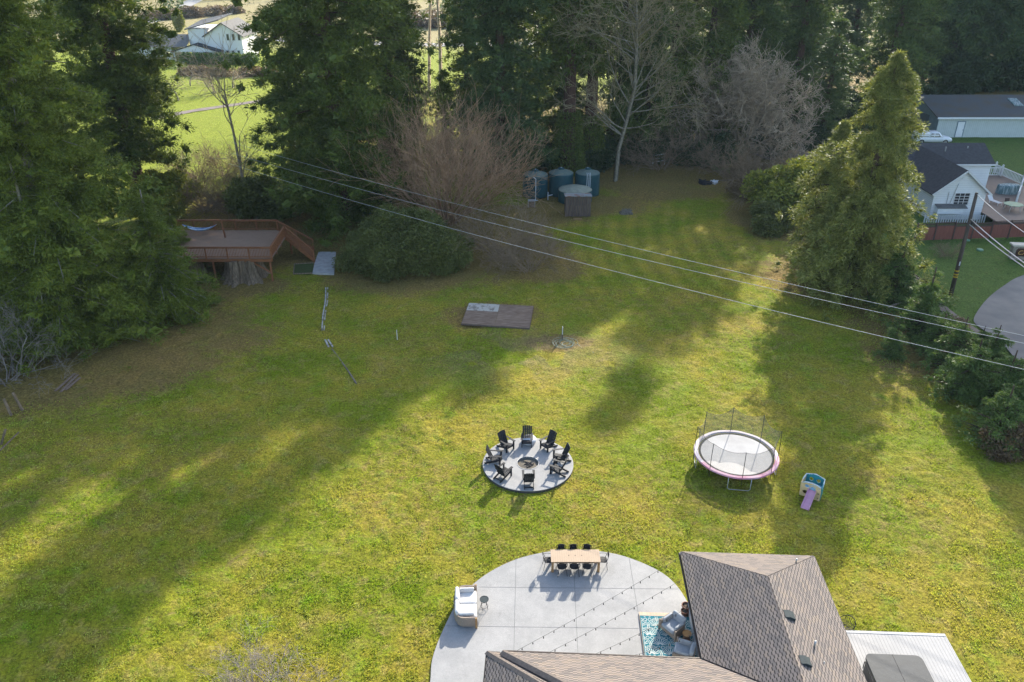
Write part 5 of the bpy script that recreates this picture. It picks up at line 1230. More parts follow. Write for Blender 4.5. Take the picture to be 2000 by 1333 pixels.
# weathered edging boards
E = catmull([tuple(G(x, y, .05)) for x, y in ((638, 562), (638, 578), (637, 592), (633, 615), (631, 645))], 3)
ed = thing('edging_boards', 'winding line of weathered whitish boards sunk in the lawn left of centre', 'edging', tuple(G(635, 610)))
for i in range(0, len(E) - 1):
    mb = MB(ed.location); a, b = Vector(E[i]), Vector(E[i + 1]); s = Vector((.09, 0, 0))
    mb.beam(a - s, b - s, .10, .07); 
    if i % 3 != 1: mb.beam(a + s, b + s * .8, .08, .06)
    mb.build('board', MT['paleply'], ed)
mb = MB(tuple(G(641, 672))); a, b = G(635, 664, .04), G(642, 678, .04); mb.beam(a, b, .13, .06); mb.beam(a + Vector((.22, .02, 0)), b + Vector((.32, 0, 0)), .12, .06); tag(mb.build('loose_boards', MT['paleply']), 'short pair of pale boards at the lower end of the edging line', 'boards')
mb = MB(tuple(G(672, 715))); mb.tube(catmull([G(648, 682, -.005), G(662, 700, -.01), G(680, 725, -.01), G(696, 750, -.02)], 4), .06, 5); tag(mb.build('sunken_board', MT['dirtpath']), 'thin dark sunken strip running on from the edging boards', 'edging')
# ash heap / stump, white lump and dark logs
def heap(px, py, r, h, mat, name, label, cat, seed):
    p = G(px, py); rg = np.random.default_rng(seed); mb = MB(tuple(p)); n = 18; vs = []; ph = rg.random(4) * 6
    def wb(t, z): return 1 + .2 * math.sin(3 * t + ph[0]) + .12 * math.sin(7 * t + ph[1])
    mb.lathe([(r * 1.0, -.05), (r * .9, h * .5), (r * .55, h * .9), (0, h)], n, (p.x, p.y), wob=wb)
    for k in range(14):
        a = rg.random() * 6.28; q = r * rg.random(); L = r * (.3 + .3 * rg.random()); b = rg.random() * 3.14; z = h * .9
        mb.tube([(p.x + q * math.cos(a) - L * math.cos(b), p.y + q * math.sin(a) - L * math.sin(b), z * .7), (p.x + q * math.cos(a) + L * math.cos(b), p.y + q * math.sin(a) + L * math.sin(b), z * .7 + .1)], .05, 5)
    return tag(mb.build(name, MT[mat]), label, cat)
heap(1222, 416, .75, .25, 'ash', 'ash_heap', 'grey ash heap on the lawn right of the old pump shed', 'ash heap', 1)
heap(1377, 358, .9, .25, 'matblack', 'log_pile', 'low dark pile of logs at the top of the lawn', 'log pile', 2)
heap(1395, 358, .42, .35, 'fleece', 'white_sack', 'white sack lying beside the dark log pile', 'sack', 3)
mb = MB(tuple(G(1405, 351))); a, b = G(1393, 353, .1), G(1434, 352, .1); mb.tube([a, b], .06, 5); tag(mb.build('plank', MT['stump']), 'thin plank lying behind the white sack', 'plank')
for i, (px, py, lb) in enumerate(((1402, 333, 'grass clump behind the dark log pile, the left one'), (1432, 338, 'grass clump behind the dark log pile, the right one'))):
    rg = np.random.default_rng(50 + i); n = 900; a = rg.random(n) * 6.283; p = G(px, py); P = np.stack([.3 * rg.normal(size=n), .3 * rg.normal(size=n), np.zeros(n)], 1); D = norm(np.stack([np.cos(a) * .5, np.sin(a) * .5, np.ones(n)], 1))
    V, F = leaves(rg, P, D, .7, .05); o = link_mesh('grass_clump', np_mesh('grass_clump', V, F, MT['hedge_leaf']), None, tuple(p)); tag(o, lb, 'grass clump')
# leaning posts, old planks left edge
for px, py, h, lx, lb in ((44, 802, 1.3, -.35, 'grey leaning post below the grey bush at the left edge'), (22, 812, 1.2, -.2, 'rotten dark post at the left edge beside the grey leaning one'), (2, 868, 1.0, .5, 'tilted old rail post at the very left edge')):
    p = G(px, py); mb = MB(tuple(p)); mb.beam(p, p + Vector((lx, .1, h)), .14, .12); tag(mb.build('fence_post', MT['stump']), lb, 'post')
a, b = G(0, 880, .15), G(36, 845, .15); mb = MB(tuple(a)); mb.tube([a, b], .05, 6); tag(mb.build('fence_rail', MT['stump']), 'grey rail lying on the grass at the left edge', 'rail')
for i, (a, b, lb) in enumerate((((108, 764), (146, 730), 'weathered plank beside the fir skirt, the left of three'), ((118, 766), (152, 732), 'weathered plank beside the fir skirt, the middle of three'), ((128, 762), (156, 738), 'weathered plank beside the fir skirt, the right of three'))):
    A, B = G(*a, .06), G(*b, .06); mb = MB(tuple(A)); mb.beam(A, B, .18, .05); tag(mb.build('plank', MT['oldply']), lb, 'plank')

# ------------------------------------------------------------------ water tanks, pump shed
def tank(px, py, r, h, mat, label, lid=True):
    p = G(px, py); p.y += r; t = thing('water_tank', label, 'water tank', tuple(p), 0)
    mb = MB(); mb.lathe([(r, 0)] + [(r * (1 - .008 * (i % 2)), h * .1 * i) for i in range(1, 10)] + [(r, h * .97), (r * .985, h)], 40); mb.build('tank_body', MT[mat], t, True)
    mb = MB(); mb.lathe([(r * .985, h + .003), (r * .93, h + .08), (r * .3, h + .38), (.38, h + .42)] + [(.0, h + .42)], 40); mb.build('tank_top', MT['tanktop' if mat == 'tank' else 'tankbeige'], t, True)
    if lid:
        mb = MB(); mb.lathe([(.36, h + .40), (.36, h + .52), (.30, h + .58), (0, h + .60)], 24); l_ = mb.build('hatch', MT['tank'], t, True)
        mb = MB(); mb.lathe([(.0, h + .68), (.06, h + .66), (.06, h + .58)], 8); mb.build('hatch_knob', MT['pvc'], l_)
    return t, p
t1, p1 = tank(1046, 389, 1.5, 2.55, 'tank', 'tall dark teal water tank, the left of the three beside the bare shrub')
t2, p2 = tank(1096, 386, 1.48, 2.6, 'tank', 'tall dark teal water tank, the middle of the three')
t3, p3 = tank(1148, 386, 1.48, 2.6, 'tank', 'tall dark teal water tank, the right of the three')
def pipe_thing(name, label, cat, paths, r, mat):
    o = tuple(Vector(paths[0][0])); mb = MB(o)
    for P in paths: mb.tube(P, r, 6)
    return tag(mb.build(name, MT[mat], None, False), label, cat)
a = G(1046, 392)
pipe_thing('overflow_pipe', 'tall pale pipe running up the front of the left tank', 'pipe', [[a, a + Vector((0, 0, 2.6)), a + Vector((-.25, .4, 2.65))], [a, a + Vector((.3, -.1, .05))]], .05, 'pvc')
for dx, lb in ((-.18, 'left'), (0.04, 'middle'), (.2, 'right')):
    a = Vector((p3.x + dx, p3.y - 1.56, .0)); pipe_thing('overflow_pipe', f'pale pipe up the front of the right tank, the {lb} of three', 'pipe', [[a, a + Vector((0, 0, 2.75)), a + Vector((0, .5, 2.85))]], .035, 'pvc')
a = G(1070, 391); pipe_thing('valve_pipe', 'short pale T-shaped valve pipe between the left tank and the low tank', 'pipe', [[a, a + Vector((0, 0, .95))], [a + Vector((0, 0, .5)), a + Vector((.55, .1, .62))]], .055, 'pvc')
t4, p4 = tank(1125, 402, 2.0, 1.35, 'tank', 'low wide round tank with beige top, half hidden by the pump shed', False)
for c in kids(t4):
    if c.name.startswith('tank_top'): c.data.materials[0] = MT['tankbeige']; c.scale = (1, 1, 1)
# shed
sa, sb = G(1104, 424), G(1153, 423); swd = (sb - sa).length; sh = thing('pump_shed', 'small rough wooden pump shed with rusty tin roof in front of the tanks', 'shed', tuple((sa + sb) / 2))
mb = MB(); k = 9; random.seed(8)
for i in range(k):
    x0 = -swd / 2 + swd * i / k; mb.box(x0 + .01, x0 + swd / k - .01, -.03, .0 + .01 * (i % 2), random.random() * .06, 2.28)
mb.build('board_wall', MT['shedwood'], sh)
for s in (-1, 1):
    mb = MB(); mb.add([(s * swd / 2, .0, 0), (s * swd / 2, 1.7, 0), (s * swd / 2, 1.7, 2.05), (s * swd / 2, 0, 2.28), (s * (swd / 2 - .05), .0, 0), (s * (swd / 2 - .05), 1.7, 0), (s * (swd / 2 - .05), 1.7, 2.05), (s * (swd / 2 - .05), 0, 2.28)], [(0, 1, 2, 3), (7, 6, 5, 4), (0, 3, 7, 4), (1, 5, 6, 2)]); mb.build('side_wall', MT['shedwood'], sh)
mb = MB(); mb.add([(-swd / 2 - .1, -.18, 2.33), (swd / 2 + .1, -.18, 2.33), (swd / 2 + .1, 1.85, 2.08), (-swd / 2 - .1, 1.85, 2.08), (-swd / 2 - .1, -.18, 2.38), (swd / 2 + .1, -.18, 2.38), (swd / 2 + .1, 1.85, 2.13), (-swd / 2 - .1, 1.85, 2.13)], [(0, 3, 2, 1), (4, 5, 6, 7), (0, 1, 5, 4), (1, 2, 6, 5), (2, 3, 7, 6), (3, 0, 4, 7)]); mb.build('tin_roof', MT['tin'], sh)
mb = MB(); mb.box(-.35, -.31, -.06, -.03, .2, 1.9); mb.box(.75, .79, -.06, -.03, .2, 1.9); mb.box(-.31, .75, -.06, -.03, 1.5, 1.56); mb.build('door_battens', MT['shedwood'], sh)
p = G(1128, 428); mb = MB(tuple(p)); mb.box(p.x - .45, p.x + .45, p.y - .15, p.y + .1, -.02, .08); tag(mb.build('doorstep', MT['wood']), 'low wooden doorstep in front of the pump shed', 'step')
p = G(1038, 404); cg = thing('wire_crate', 'small grey mesh box beside the left tank', 'box', tuple(p)); mb = MB()
mb.box(-.36, .36, -.3, .3, 0, .72); mb.build('box', MT['oldply'], cg); mb = MB()
for x in (-.38, .38):
    for y in (-.32, .32): mb.box(x - .03, x + .03, y - .03, y + .03, 0, .78)
mb.box(-.41, .41, -.35, .35, .722, .77); mb.build('frame', MT['oldconc'], cg)
# broken white rails
p = G(1288, 322); t = thing('broken_fence', 'short broken white rail fence at the edge of the wood', 'fence', tuple(p), .1)
for z in (.35, .8, 1.25):
    mb = MB(); mb.beam((-1.0, 0, z), (.8, 0, z + .25), .04, .12); mb.build('rail', MT['white'], t)
for x in (-.9, .7):
    mb = MB(); mb.box(x - .05, x + .05, .03, .11, -.1, 1.4); mb.build('post', MT['white'], t)
# ------------------------------------------------------------------ wooden deck on the stump
DZ = 2.25
FR_ = G(531, 505, DZ); BR_ = G(543, 450, DZ)
fy0, by0 = FR_.y, BR_.y; XR = FR_.x; XL_ = -33.0; XB = BR_.x
dk2 = thing('raised_deck', 'raised reddish wooden deck with railings built over a giant stump', 'deck', (-25, fy0, 0)); O = Vector(dk2.location)
RD = MT['redwood_deck']
def dl(*p): return Vector(p) - O
mb = MB(O); mb.prism([(XL_, fy0), (XR, fy0), (XR - .2, by0 - 1.9), (XB, by0), (XL_, by0)][::1], DZ - .05, DZ); mb.build('floor', MT['deckplanks'], dk2)
mb = MB(O); mb.beam((XL_, fy0 + .02, DZ - .2), (XR, fy0 + .02, DZ - .2), .06, .28)
for f in np.linspace(.1, 1, 6): y = fy0 + (by0 - fy0) * f; mb.beam((XL_, y, DZ - .2), (XR - .6, y, DZ - .2), .06, .28)
mb.build('joists', RD, dk2)
def railing(a, b, nm='railing', h=1.05, ends=(True, True), step=.135):
    A, B = Vector(a), Vector(b); L = (B - A).length; u = Vector((0, 0, 1)); mb = MB(O)
    mb.beam(A + u * h, B + u * h, .14, .045); mb.beam(A + u * (h - .10), B + u * (h - .10), .04, .09); mb.beam(A + u * .12, B + u * .12, .04, .09)
    n = int(L / step)
    for i in range(1, n): p = A.lerp(B, i / n); mb.beam(p + u * .1, p + u * (h - .08), .036, .036, up=(0, 1, 0))
    r_ = mb.build(nm, RD, dk2); k = max(1, round(L / 2.0))
    for i in range(k + 1):
        p = A.lerp(B, i / k); m2 = MB(O); m2.beam(p - u * .3, p + u * (h - .025), .1, .1, up=(0, 1, 0)); m2.build('railing_post', RD, r_)
railing((XL_, fy0 + .03, DZ), (XR - .05, fy0 + .03, DZ)); railing((XR - .05, fy0 + .15, DZ), (XR - .25, by0 - 2.0, DZ)); railing((XL_, by0, DZ), (XB, by0, DZ)); railing((XL_, fy0 + .1, DZ), (XL_, by0 - .1, DZ))
SE = G(614, 511, .1); SE2 = G(611, 490, .1)
sb0, sb1 = Vector((XR - .2, by0 - 1.95, DZ)), Vector((SE.x, SE.y + .1, .12)); fb0, fb1 = Vector((XB, by0 - .05, DZ)), Vector((SE2.x, SE2.y + .4, .12))
railing(sb0, sb1, 'stair_rail'); railing(fb0, fb1, 'stair_rail')
for a, b in ((sb0, sb1), (fb0, fb1)):
    mb = MB(O); mb.beam(a - Vector((0, 0, .12)), b - Vector((0, 0, .05)), .05, .28); mb.build('stringer', RD, dk2)
ns = 12
for i in range(1, ns):
    f = i / ns; a = sb0.lerp(sb1, f); b = fb0.lerp(fb1, f); mb = MB(O); mb.beam(a, b, .27, .04); mb.build('stair_tread', RD, dk2)
for px, z1 in ((XL_ + .6, 0), (XR - .3, 0), (XR - 5.4, 0)):
    for y in (fy0 + .25, by0 - .3):
        mb = MB(O); mb.beam((px, y, -.1), (px, y, DZ - .35), .14, .14, up=(0, 1, 0)); mb.build('support_post', RD, dk2)
mb = MB(O); mb.beam((XR - 1.9, fy0 + .2, DZ - .4), (XR - .3, fy0 + .2, .8), .1, .12); mb.build('knee_brace', RD, dk2)
p = G(440, 464, DZ); mb = MB(O); mb.beam(p, p + Vector((-.15, 0, 1.75)), .13, .13, up=(0, 1, 0)); mb.build('hammock_post', RD, dk2)
# hammock
a = G(424, 464, DZ) + Vector((0, 0, 1.45)); b = G(384, 470, DZ) + Vector((-.6, 0, 1.2)); hm = thing('hammock', 'blue and white hammock hanging over the wooden deck beside the fir', 'hammock', tuple((a + b) / 2)); mb = MB(hm.location); n = 14; vs = []
a = G(425, 447, DZ + .6) + Vector((0, 0, .55)); b = a + Vector((-3.4, .2, -.1))
for i in range(n + 1):
    f = i / n; c = a.lerp(b, f); c.z -= 1.0 * 4 * f * (1 - f) * .7; wd = .06 + .34 * math.sin(math.pi * f) ** .7
    for j in range(5): q = (j - 2) / 2; vs.append(c + Vector((0, q * wd, abs(q) * .22 * math.sin(math.pi * f) - .1)))
mb.add(vs, [(i * 5 + j, (i + 1) * 5 + j, (i + 1) * 5 + j + 1, i * 5 + j + 1) for i in range(n) for j in range(4)]); mb.build('cloth', MT['hammockblue'], hm, True)
# stump
p = G(468, 556); p.y += 1.7; mb = MB(tuple(p)); rg = np.random.default_rng(9); ph = rg.random(6) * 6
def wb(t, z): return 1 + .13 * math.sin(5 * t + ph[0]) + .09 * math.sin(11 * t + ph[1] + z) + .06 * math.sin(23 * t + ph[2]) + .05 * math.sin(37 * t)
mb.lathe([(2.15, -.1), (1.85, .15), (1.62, .5), (1.45, 1.0), (1.34, 1.5), (1.28, 2.0), (0, 2.0)], 110, (p.x, p.y), wob=wb)
tag(mb.build('giant_stump', MT['stump'], None), 'giant fluted grey tree stump under the front of the raised deck', 'stump')
p = G(372, 545); p.y += 1; mb = MB(tuple(p)); mb.lathe([(1.0, -.1), (.8, .5), (.7, 2.0), (0, 2.0)], 60, (p.x, p.y), wob=wb); tag(mb.build('giant_stump', MT['stump']), 'narrower old stump under the left end of the raised deck', 'stump')
q = [G(622, 492, .1), G(656, 492, .1), G(652, 535, .1), G(610, 534, .1), G(614, 515, .1)]; mb = MB(tuple(q[0])); mb.prism([tuple(v)[:2] for v in q][::-1], -.05, .1); tag(mb.build('concrete_landing', MT['oldconc']), kind='structure')
q = [G(575, 516, .1), G(612, 514, .1), G(610, 534, .1), G(573, 535, .1)]; fr = thing('moss_bed', 'square mossy bed with pale edging at the foot of the deck stairs', 'planting bed', tuple(q[3]))
mb = MB(fr.location); mb.prism([tuple(v)[:2] for v in q][::-1], -.05, .08); mb.build('moss', MT['ivy_moss'] if 'ivy_moss' in MT else M('ivy_moss', (.045, .065, .018), (.07, .085, .025), 6, .95, .6, 30), fr)
mb = MB(fr.location)
for a, b in ((0, 1), (2, 3), (3, 0)): mb.beam(q[a], q[b], .08, .1)
mb.build('edging', MT['stump'], fr)

# ------------------------------------------------------------------ power line and utility poles
def wire(pix, label, z0=9.0, z1=9.0):
    A = G(*pix[0], z0); Bm = G(*pix[1], z1); d = (Bm - A); A2 = A - d * .008; B = Bm + d * .25
    mb = MB(tuple(A)); P = []
    for i in range(61): f = i / 60; q = A2.lerp(B, f); q.z -= .0 + .9 * 4 * f * (1 - f) - .55; P.append(q)
    mb.tube(P, .0135, 5, cap=False); return tag(mb.build('power_line', MT['wire']), label, 'wire', 'power lines crossing the lawn')
wire(((462, 291), (2000, 655)), 'power line crossing the lawn, the uppermost of the three'); wire(((462, 313), (2000, 670)), 'power line crossing the lawn, the middle of the three'); wire(((455, 333), (2000, 721)), 'power line crossing the lawn, the lowest of the three')
p = G(1857, 577); up = thing('utility_pole', 'dark wooden utility pole with yellow bands on the grass before the cottage fence', 'utility pole', tuple(p)); top = HH(1908, 377, p.y); Hh = top.z
mb = MB(); tt_ = Vector((top.x - p.x, 0, Hh)); mb.tube([(0, 0, -.1), tt_ * .5, tt_], [.19, .16, .13], 12); mb.build('shaft', MT['pole'], up, True)
for f in (.185, .21, .245):
    mb = MB(); c = tt_ * f; mb.tube([c, c + tt_.normalized() * .13], .187, 12); mb.build('yellow_band', MT['yellow'], up)
mb = MB(); c = tt_ * .31; mb.box(c.x - .06, c.x + .02, c.y - .20, c.y - .16, c.z, c.z + .35); mb.build('number_plate', MT['white'], up)
mb = MB(); c = tt_ * .72; mb.box(c.x + .05, c.x + .30, c.y - .12, c.y + .12, c.z - .1, c.z + .25); mb.build('bracket', MT['blackmetal'], up)
for (f, x1, y1, r, lb) in ((.99, 2010, 452, .03, 'thin twisted cable from the top of the utility pole to the right edge'), (.76, 2010, 512, .045, 'thick white cable running right from the utility pole, the upper of the pair'), (.71, 2010, 520, .04, 'thick white cable running right from the utility pole, the lower of the pair')):
    a = p + tt_ * f; b = G(x1, y1, a.z - .3); b = a + (b - a) * 1.6; mb = MB(tuple(a)); mb.tube([a.lerp(b, i / 12) - Vector((0, 0, .3 * 4 * (i / 12) * (1 - i / 12))) for i in range(13)], r, 5, cap=False); tag(mb.build('cable', MT['wire']), lb, 'cable')
# cut stumps in the fir row
p = G(1788, 608); mb = MB(tuple(p)); mb.tube([p, p + Vector((.1, .3, 1.5))], [.16, .14], 8); mb.build('trunk', MT['greybark']); 
o = bpy.data.objects['trunk'] if False else bpy.context.scene.objects[-1]
for ob in list(bpy.data.objects):
    if ob.parent is None and ob.type == 'MESH' and ob.name.startswith('trunk') and 'label' not in ob: ob.name = 'cut_tree'; tag(ob, 'sawn-off grey tree stem with pale cut top among the young firs', 'tree stump')
p = G(1849, 640); mb = MB(tuple(p)); mb.tube([p, p + Vector((0, .1, 1.0))], [.22, .18], 8); tag(mb.build('cut_tree', MT['bark']), 'second sawn-off stem, behind the brown bramble patch', 'tree stump')
a, b = G(1735, 600, .6), G(1790, 578, 1.2); mb = MB(tuple(a)); mb.tube([a, (a + b) / 2 + Vector((0, 0, -.1)), b], .09, 6); tag(mb.build('fallen_branch', MT['palebark']), 'pale curved branch leaning out of the young firs near the path', 'branch')

# ------------------------------------------------------------------ red-brown fence
fa, fb = G(1786, 471), G(2075, 461); L = (fb - fa).length; nP = 8; u = (fb - fa).normalized()
for ob_i in range(1):
    fn = thing('lattice_fence', 'red-brown panel fence with dark lattice top in front of the cottage', 'fence', tuple(fa), math.atan2(u.y, u.x))
    pw = L / nP
    for i in range(nP):
        x0, x1 = i * pw, (i + 1) * pw; dz = .10 * math.sin(i * 1.7) - .02
        mb = MB(); mb.box(x0 + .07, x1 - .07, -.02, .02, .05, 1.42 + dz); pn = mb.build('fence_panel', MT['fencered'], fn)
        mb = MB(); mb.box(x0 + .07, x1 - .07, -.03, .03, 1.42 + dz, 1.48 + dz); mb.box(x0 + .07, x1 - .07, -.035, .035, 1.76 + dz, 1.82 + dz)
        k = 14; ww = (x1 - x0 - .14)
        for j in range(k):
            a = x0 + .07 + ww * j / k; b = a + ww / k
            mb.beam((a, 0, 1.47 + dz), (b, 0, 1.77 + dz), .012, .035); mb.beam((b, .013, 1.47 + dz), (a, .013, 1.77 + dz), .012, .035)
        mb.build('lattice', MT['lattice'], pn)
    for i in range(nP + 1):
        mb = MB(); mb.box(i * pw - .07, i * pw + .07, -.07, .07, -.1, 1.9); mb.build('fence_post', MT['lattice'], fn)

# ------------------------------------------------------------------ sign on the stone monument
p = G(1982, 508); sg = thing('stone_sign', 'stone monument with pale cap and dark wooden sign at the right edge', 'sign', (p.x + 1.0, p.y, 0), rad(-6))
mb = MB(); mb.box(-1.35, 2.2, 0, .6, -.05, 1.35); mb.build('stone_base', MT['stone'], sg)
mb = MB(); mb.box(-1.5, 2.35, -.12, .72, 1.352, 1.5); mb.build('cap', MT['cap'], sg)
mb = MB(); P = [(-1.05 + .12, .35), (-1.05, .55), (-1.05, .95), (-.93, 1.15), (2.0, 1.15), (2.0, .35)]
mb.add([(x, -.06, z) for x, z in P] + [(x, -.005, z) for x, z in P], [tuple(range(6)), tuple(range(6, 12))[::-1]] + [(i, 6 + i, 6 + (i + 1) % 6, (i + 1) % 6) for i in range(6)]); bd = mb.build('sign_board', MT['signwood'], sg)
cu = bpy.data.curves.new('lettering', 'FONT'); cu.body = 'CAN'; cu.size = .62; cu.extrude = .012; cu.shear = .25
to = bpy.data.objects.new('tmp', cu); COL.objects.link(to); bpy.context.view_layer.update()
me = bpy.data.meshes.new_from_object(to.evaluated_get(bpy.context.evaluated_depsgraph_get())); bpy.data.objects.remove(to); me.materials.clear(); me.materials.append(MT['gold'])
lt = link_mesh('lettering', me, bd); lt.location = (-.92, -.078, .54); lt.rotation_euler = (rad(90), 0, 0)
p = G(1914, 489); mb = MB(tuple(p)); mb.lathe([(.33, -.02), (.30, .1), (.2, .14), (0, .15)], 20, (p.x, p.y)); tag(mb.build('ground_hatch', MT['green'], None, True), 'green utility lid in the grass between the pole and the stone sign', 'lid')
p = G(1889, 470); mb = MB(tuple(p)); mb.lathe([(.3, -.02), (.28, .08), (.0, .12)], 20, (p.x, p.y)); tag(mb.build('ground_hatch', MT['green'], None, True), 'green utility lid at the foot of the fence right of the pole', 'lid')
place_tree('bare_shrub', BS, 'tiny leafless shrub on the grass left of the utility pole', at(1852, 500), 'shrub', 1, .28)

# ------------------------------------------------------------------ cottage
def gable(mb, x0, x1, y0, y1, z0, ze, zr, axis='y'):
    if axis == 'y':
        xm = (x0 + x1) / 2
        vs = [(x0, y0, z0), (x1, y0, z0), (x1, y0, ze), (xm, y0, zr), (x0, y0, ze), (x0, y1, z0), (x1, y1, z0), (x1, y1, ze), (xm, y1, zr), (x0, y1, ze)]
    else:
        ym = (y0 + y1) / 2
        vs = [(x0, y0, z0), (x0, y1, z0), (x0, y1, ze), (x0, ym, zr), (x0, y0, ze), (x1, y0, z0), (x1, y1, z0), (x1, y1, ze), (x1, ym, zr), (x1, y0, ze)]
    mb.add(vs, [(0, 1, 2, 3, 4), (9, 8, 7, 6, 5), (0, 5, 6, 1), (1, 6, 7, 2), (0, 4, 9, 5)])
def roof2(mb, x0, x1, y0, y1, ze, zr, axis='y', oh=.35, th=.12):
    if axis == 'y':
        xm = (x0 + x1) / 2; sl_ = (zr - ze) / (xm - x0); a, b = x0 - oh, x1 + oh; zz = ze - oh * sl_; c, d = y0 - oh, y1 + oh
        for t0 in ((a, xm, zz, zr), (b, xm, zz, zr)):
            P = [(t0[0], c, t0[2]), (t0[1], c, t0[3]), (t0[1], d, t0[3]), (t0[0], d, t0[2])]
            mb.add([(x, y, z + .02) for x, y, z in P] + [(x, y, z + th) for x, y, z in P], [(0, 1, 2, 3), (7, 6, 5, 4), (0, 4, 5, 1), (2, 6, 7, 3), (3, 7, 4, 0)])
    else:
        ym = (y0 + y1) / 2; sl_ = (zr - ze) / (ym - y0); a, b = y0 - oh, y1 + oh; zz = ze - oh * sl_; c, d = x0 - oh, x1 + oh
        for t0 in ((a, ym, zz, zr), (b, ym, zz, zr)):
            P = [(c, t0[0], t0[2]), (c, t0[1], t0[3]), (d, t0[1], t0[3]), (d, t0[0], t0[2])]
            mb.add([(x, y, z + .02) for x, y, z in P] + [(x, y, z + th) for x, y, z in P], [(0, 1, 2, 3), (7, 6, 5, 4), (0, 4, 5, 1), (2, 6, 7, 3), (3, 7, 4, 0)])
ca, cb = G(1817, 432), G(1917, 432); CX0, CX1, CY = ca.x, cb.x, 84.0; xm = (CX0 + CX1) / 2
ct_ = thing('cottage', 'small white cottage with dark roof right of the droopy cedar', 'house', (xm, CY, 0)); O2 = Vector(ct_.location)
EZc = HH(1931, 375, CY).z; RZc = HH(1893, 334, CY).z
mb = MB(O2); gable(mb, CX0, CX1, CY, CY + 11, 0, EZc, RZc); mb.build('wall', MT['lapsiding'], ct_)
mb = MB(O2); roof2(mb, CX0, CX1, CY, CY + 11.2, EZc, RZc, 'y', .4); mb.build('roof', MT['darkroof'], ct_)
for s in (0, 1):
    x0 = CX0 - .4 if s == 0 else CX1 + .4; zz = EZc - .4 * (RZc - EZc) / ((CX1 - CX0) / 2)
    mb = MB(O2); mb.beam((x0, CY - .43, zz + .05), (xm, CY - .43, RZc + .05), .05, .2); mb.build('bargeboard', MT['white'], ct_)
rx0, rx1 = CX1 - .5, G(1944, 323, 4).x; ry0 = 92.2
mb = MB(O2); gable(mb, xm + .5, rx1, ry0 + .3, ry0 + 6.6, 0, 4.0, RZc + .15, 'x'); mb.build('wall', MT['lapsiding'], ct_)
mb = MB(O2); roof2(mb, xm - 3.5, rx1, ry0 + .3, ry0 + 6.6, 4.0, RZc + .15, 'x', .35); rr_ = mb.build('roof', MT['darkroof'], ct_)
mb = MB(O2); mb.beam((xm + .5, ry0 - .08, 3.93), (rx1 + .35, ry0 - .08, 3.93), .07, .18); mb.build('gutter', MT['white'], ct_)
for px, py, h in ((1840, 290, .5), (1846, 296, .35), (1889, 294, .3), (1812, 300, .4), (1823, 309, .3)):
    a = G(px, py, 5.0); a.z = 4.9 if px > 1835 else 4.6; mb = MB(O2); mb.tube([a, a + Vector((0, 0, h + .3))], .07, 6); mb.build('vent_pipe', MT['galv'], ct_)
def window(parent, O_, x0, x1, z0, z1, y, rows=3, cols=3, fr=.09):
    mb = MB(O_)
    mb.box(x0 - fr, x0, y - .06, y + .01, z0 - fr, z1 + fr); mb.box(x1, x1 + fr, y - .06, y + .01, z0 - fr, z1 + fr); mb.box(x0, x1, y - .06, y + .01, z1, z1 + fr); mb.box(x0, x1, y - .08, y + .01, z0 - fr, z0)
    for i in range(1, cols): x = x0 + (x1 - x0) * i / cols; mb.box(x - .025, x + .025, y - .04, y - .012, z0, z1)
    for i in range(1, rows): z = z0 + (z1 - z0) * i / rows; mb.box(x0, x1, y - .043, y - .010, z - .025, z + .025)
    wn = mb.build('window', MT['white'], parent); mb = MB(O_); mb.box(x0, x1, y - .009, y + .006, z0, z1); mb.build('pane', MT['glass'], wn)
wa = HH(1867, 378, CY); wb_ = HH(1889, 400, CY); window(ct_, O2, wa.x, wb_.x, wb_.z, wa.z, CY, 4, 3)
a = HH(1886, 343, CY); mb = MB(O2); mb.box(a.x - .25, a.x + .25, CY - .04, CY + .01, a.z - .4, a.z + .1); mb.build('attic_vent', MT['siding'], ct_)
# lean-to bump on the gable wall with shingled strip roof
a, b = HH(1827, 402, CY), HH(1878, 428, CY); mb = MB(O2); mb.box(a.x, b.x - .5, CY - .75, CY, .9, a.z - .05); mb.build('closet_bay', MT['siding'], ct_)
mb = MB(O2); mb.add([(a.x - .1, CY - .85, a.z - .08), (b.x - .1, CY - .85, a.z - .08), (b.x - .1, CY - .003, a.z + .15), (a.x - .1, CY - .003, a.z + .15), (a.x - .1, CY - .85, a.z - .02), (b.x - .1, CY - .85, a.z - .02), (b.x - .1, CY - .003, a.z + .21), (a.x - .1, CY - .003, a.z + .21)], [(0, 3, 2, 1), (4, 5, 6, 7), (0, 1, 5, 4), (1, 2, 6, 5), (3, 0, 4, 7)]); mb.build('bay_roof', MT['greyroof'], ct_)
mb = MB(O2)
for x in np.arange(CX0 - 1.0, CX1 + .1, .26): mb.box(x, x + .14, CY - 1.0, CY - .96, 0, .85)
mb.build('skirt_slats', MT['white'], ct_)
a = HH(1836, 350, CY); mb = MB(O2); mb.tube([(CX0 + 2.3, CY - .06, EZc + .9), (CX0 + 1.9, CY - .07, 2.0), (CX0 + 1.7, CY - .07, .9)], .03, 5); mb.tube([(CX0 + 1.5, CY - .06, EZc), (CX0 + 1.5, CY - .07, 1.0)], .03, 5); mb.build('conduit', MT['galv'], ct_)
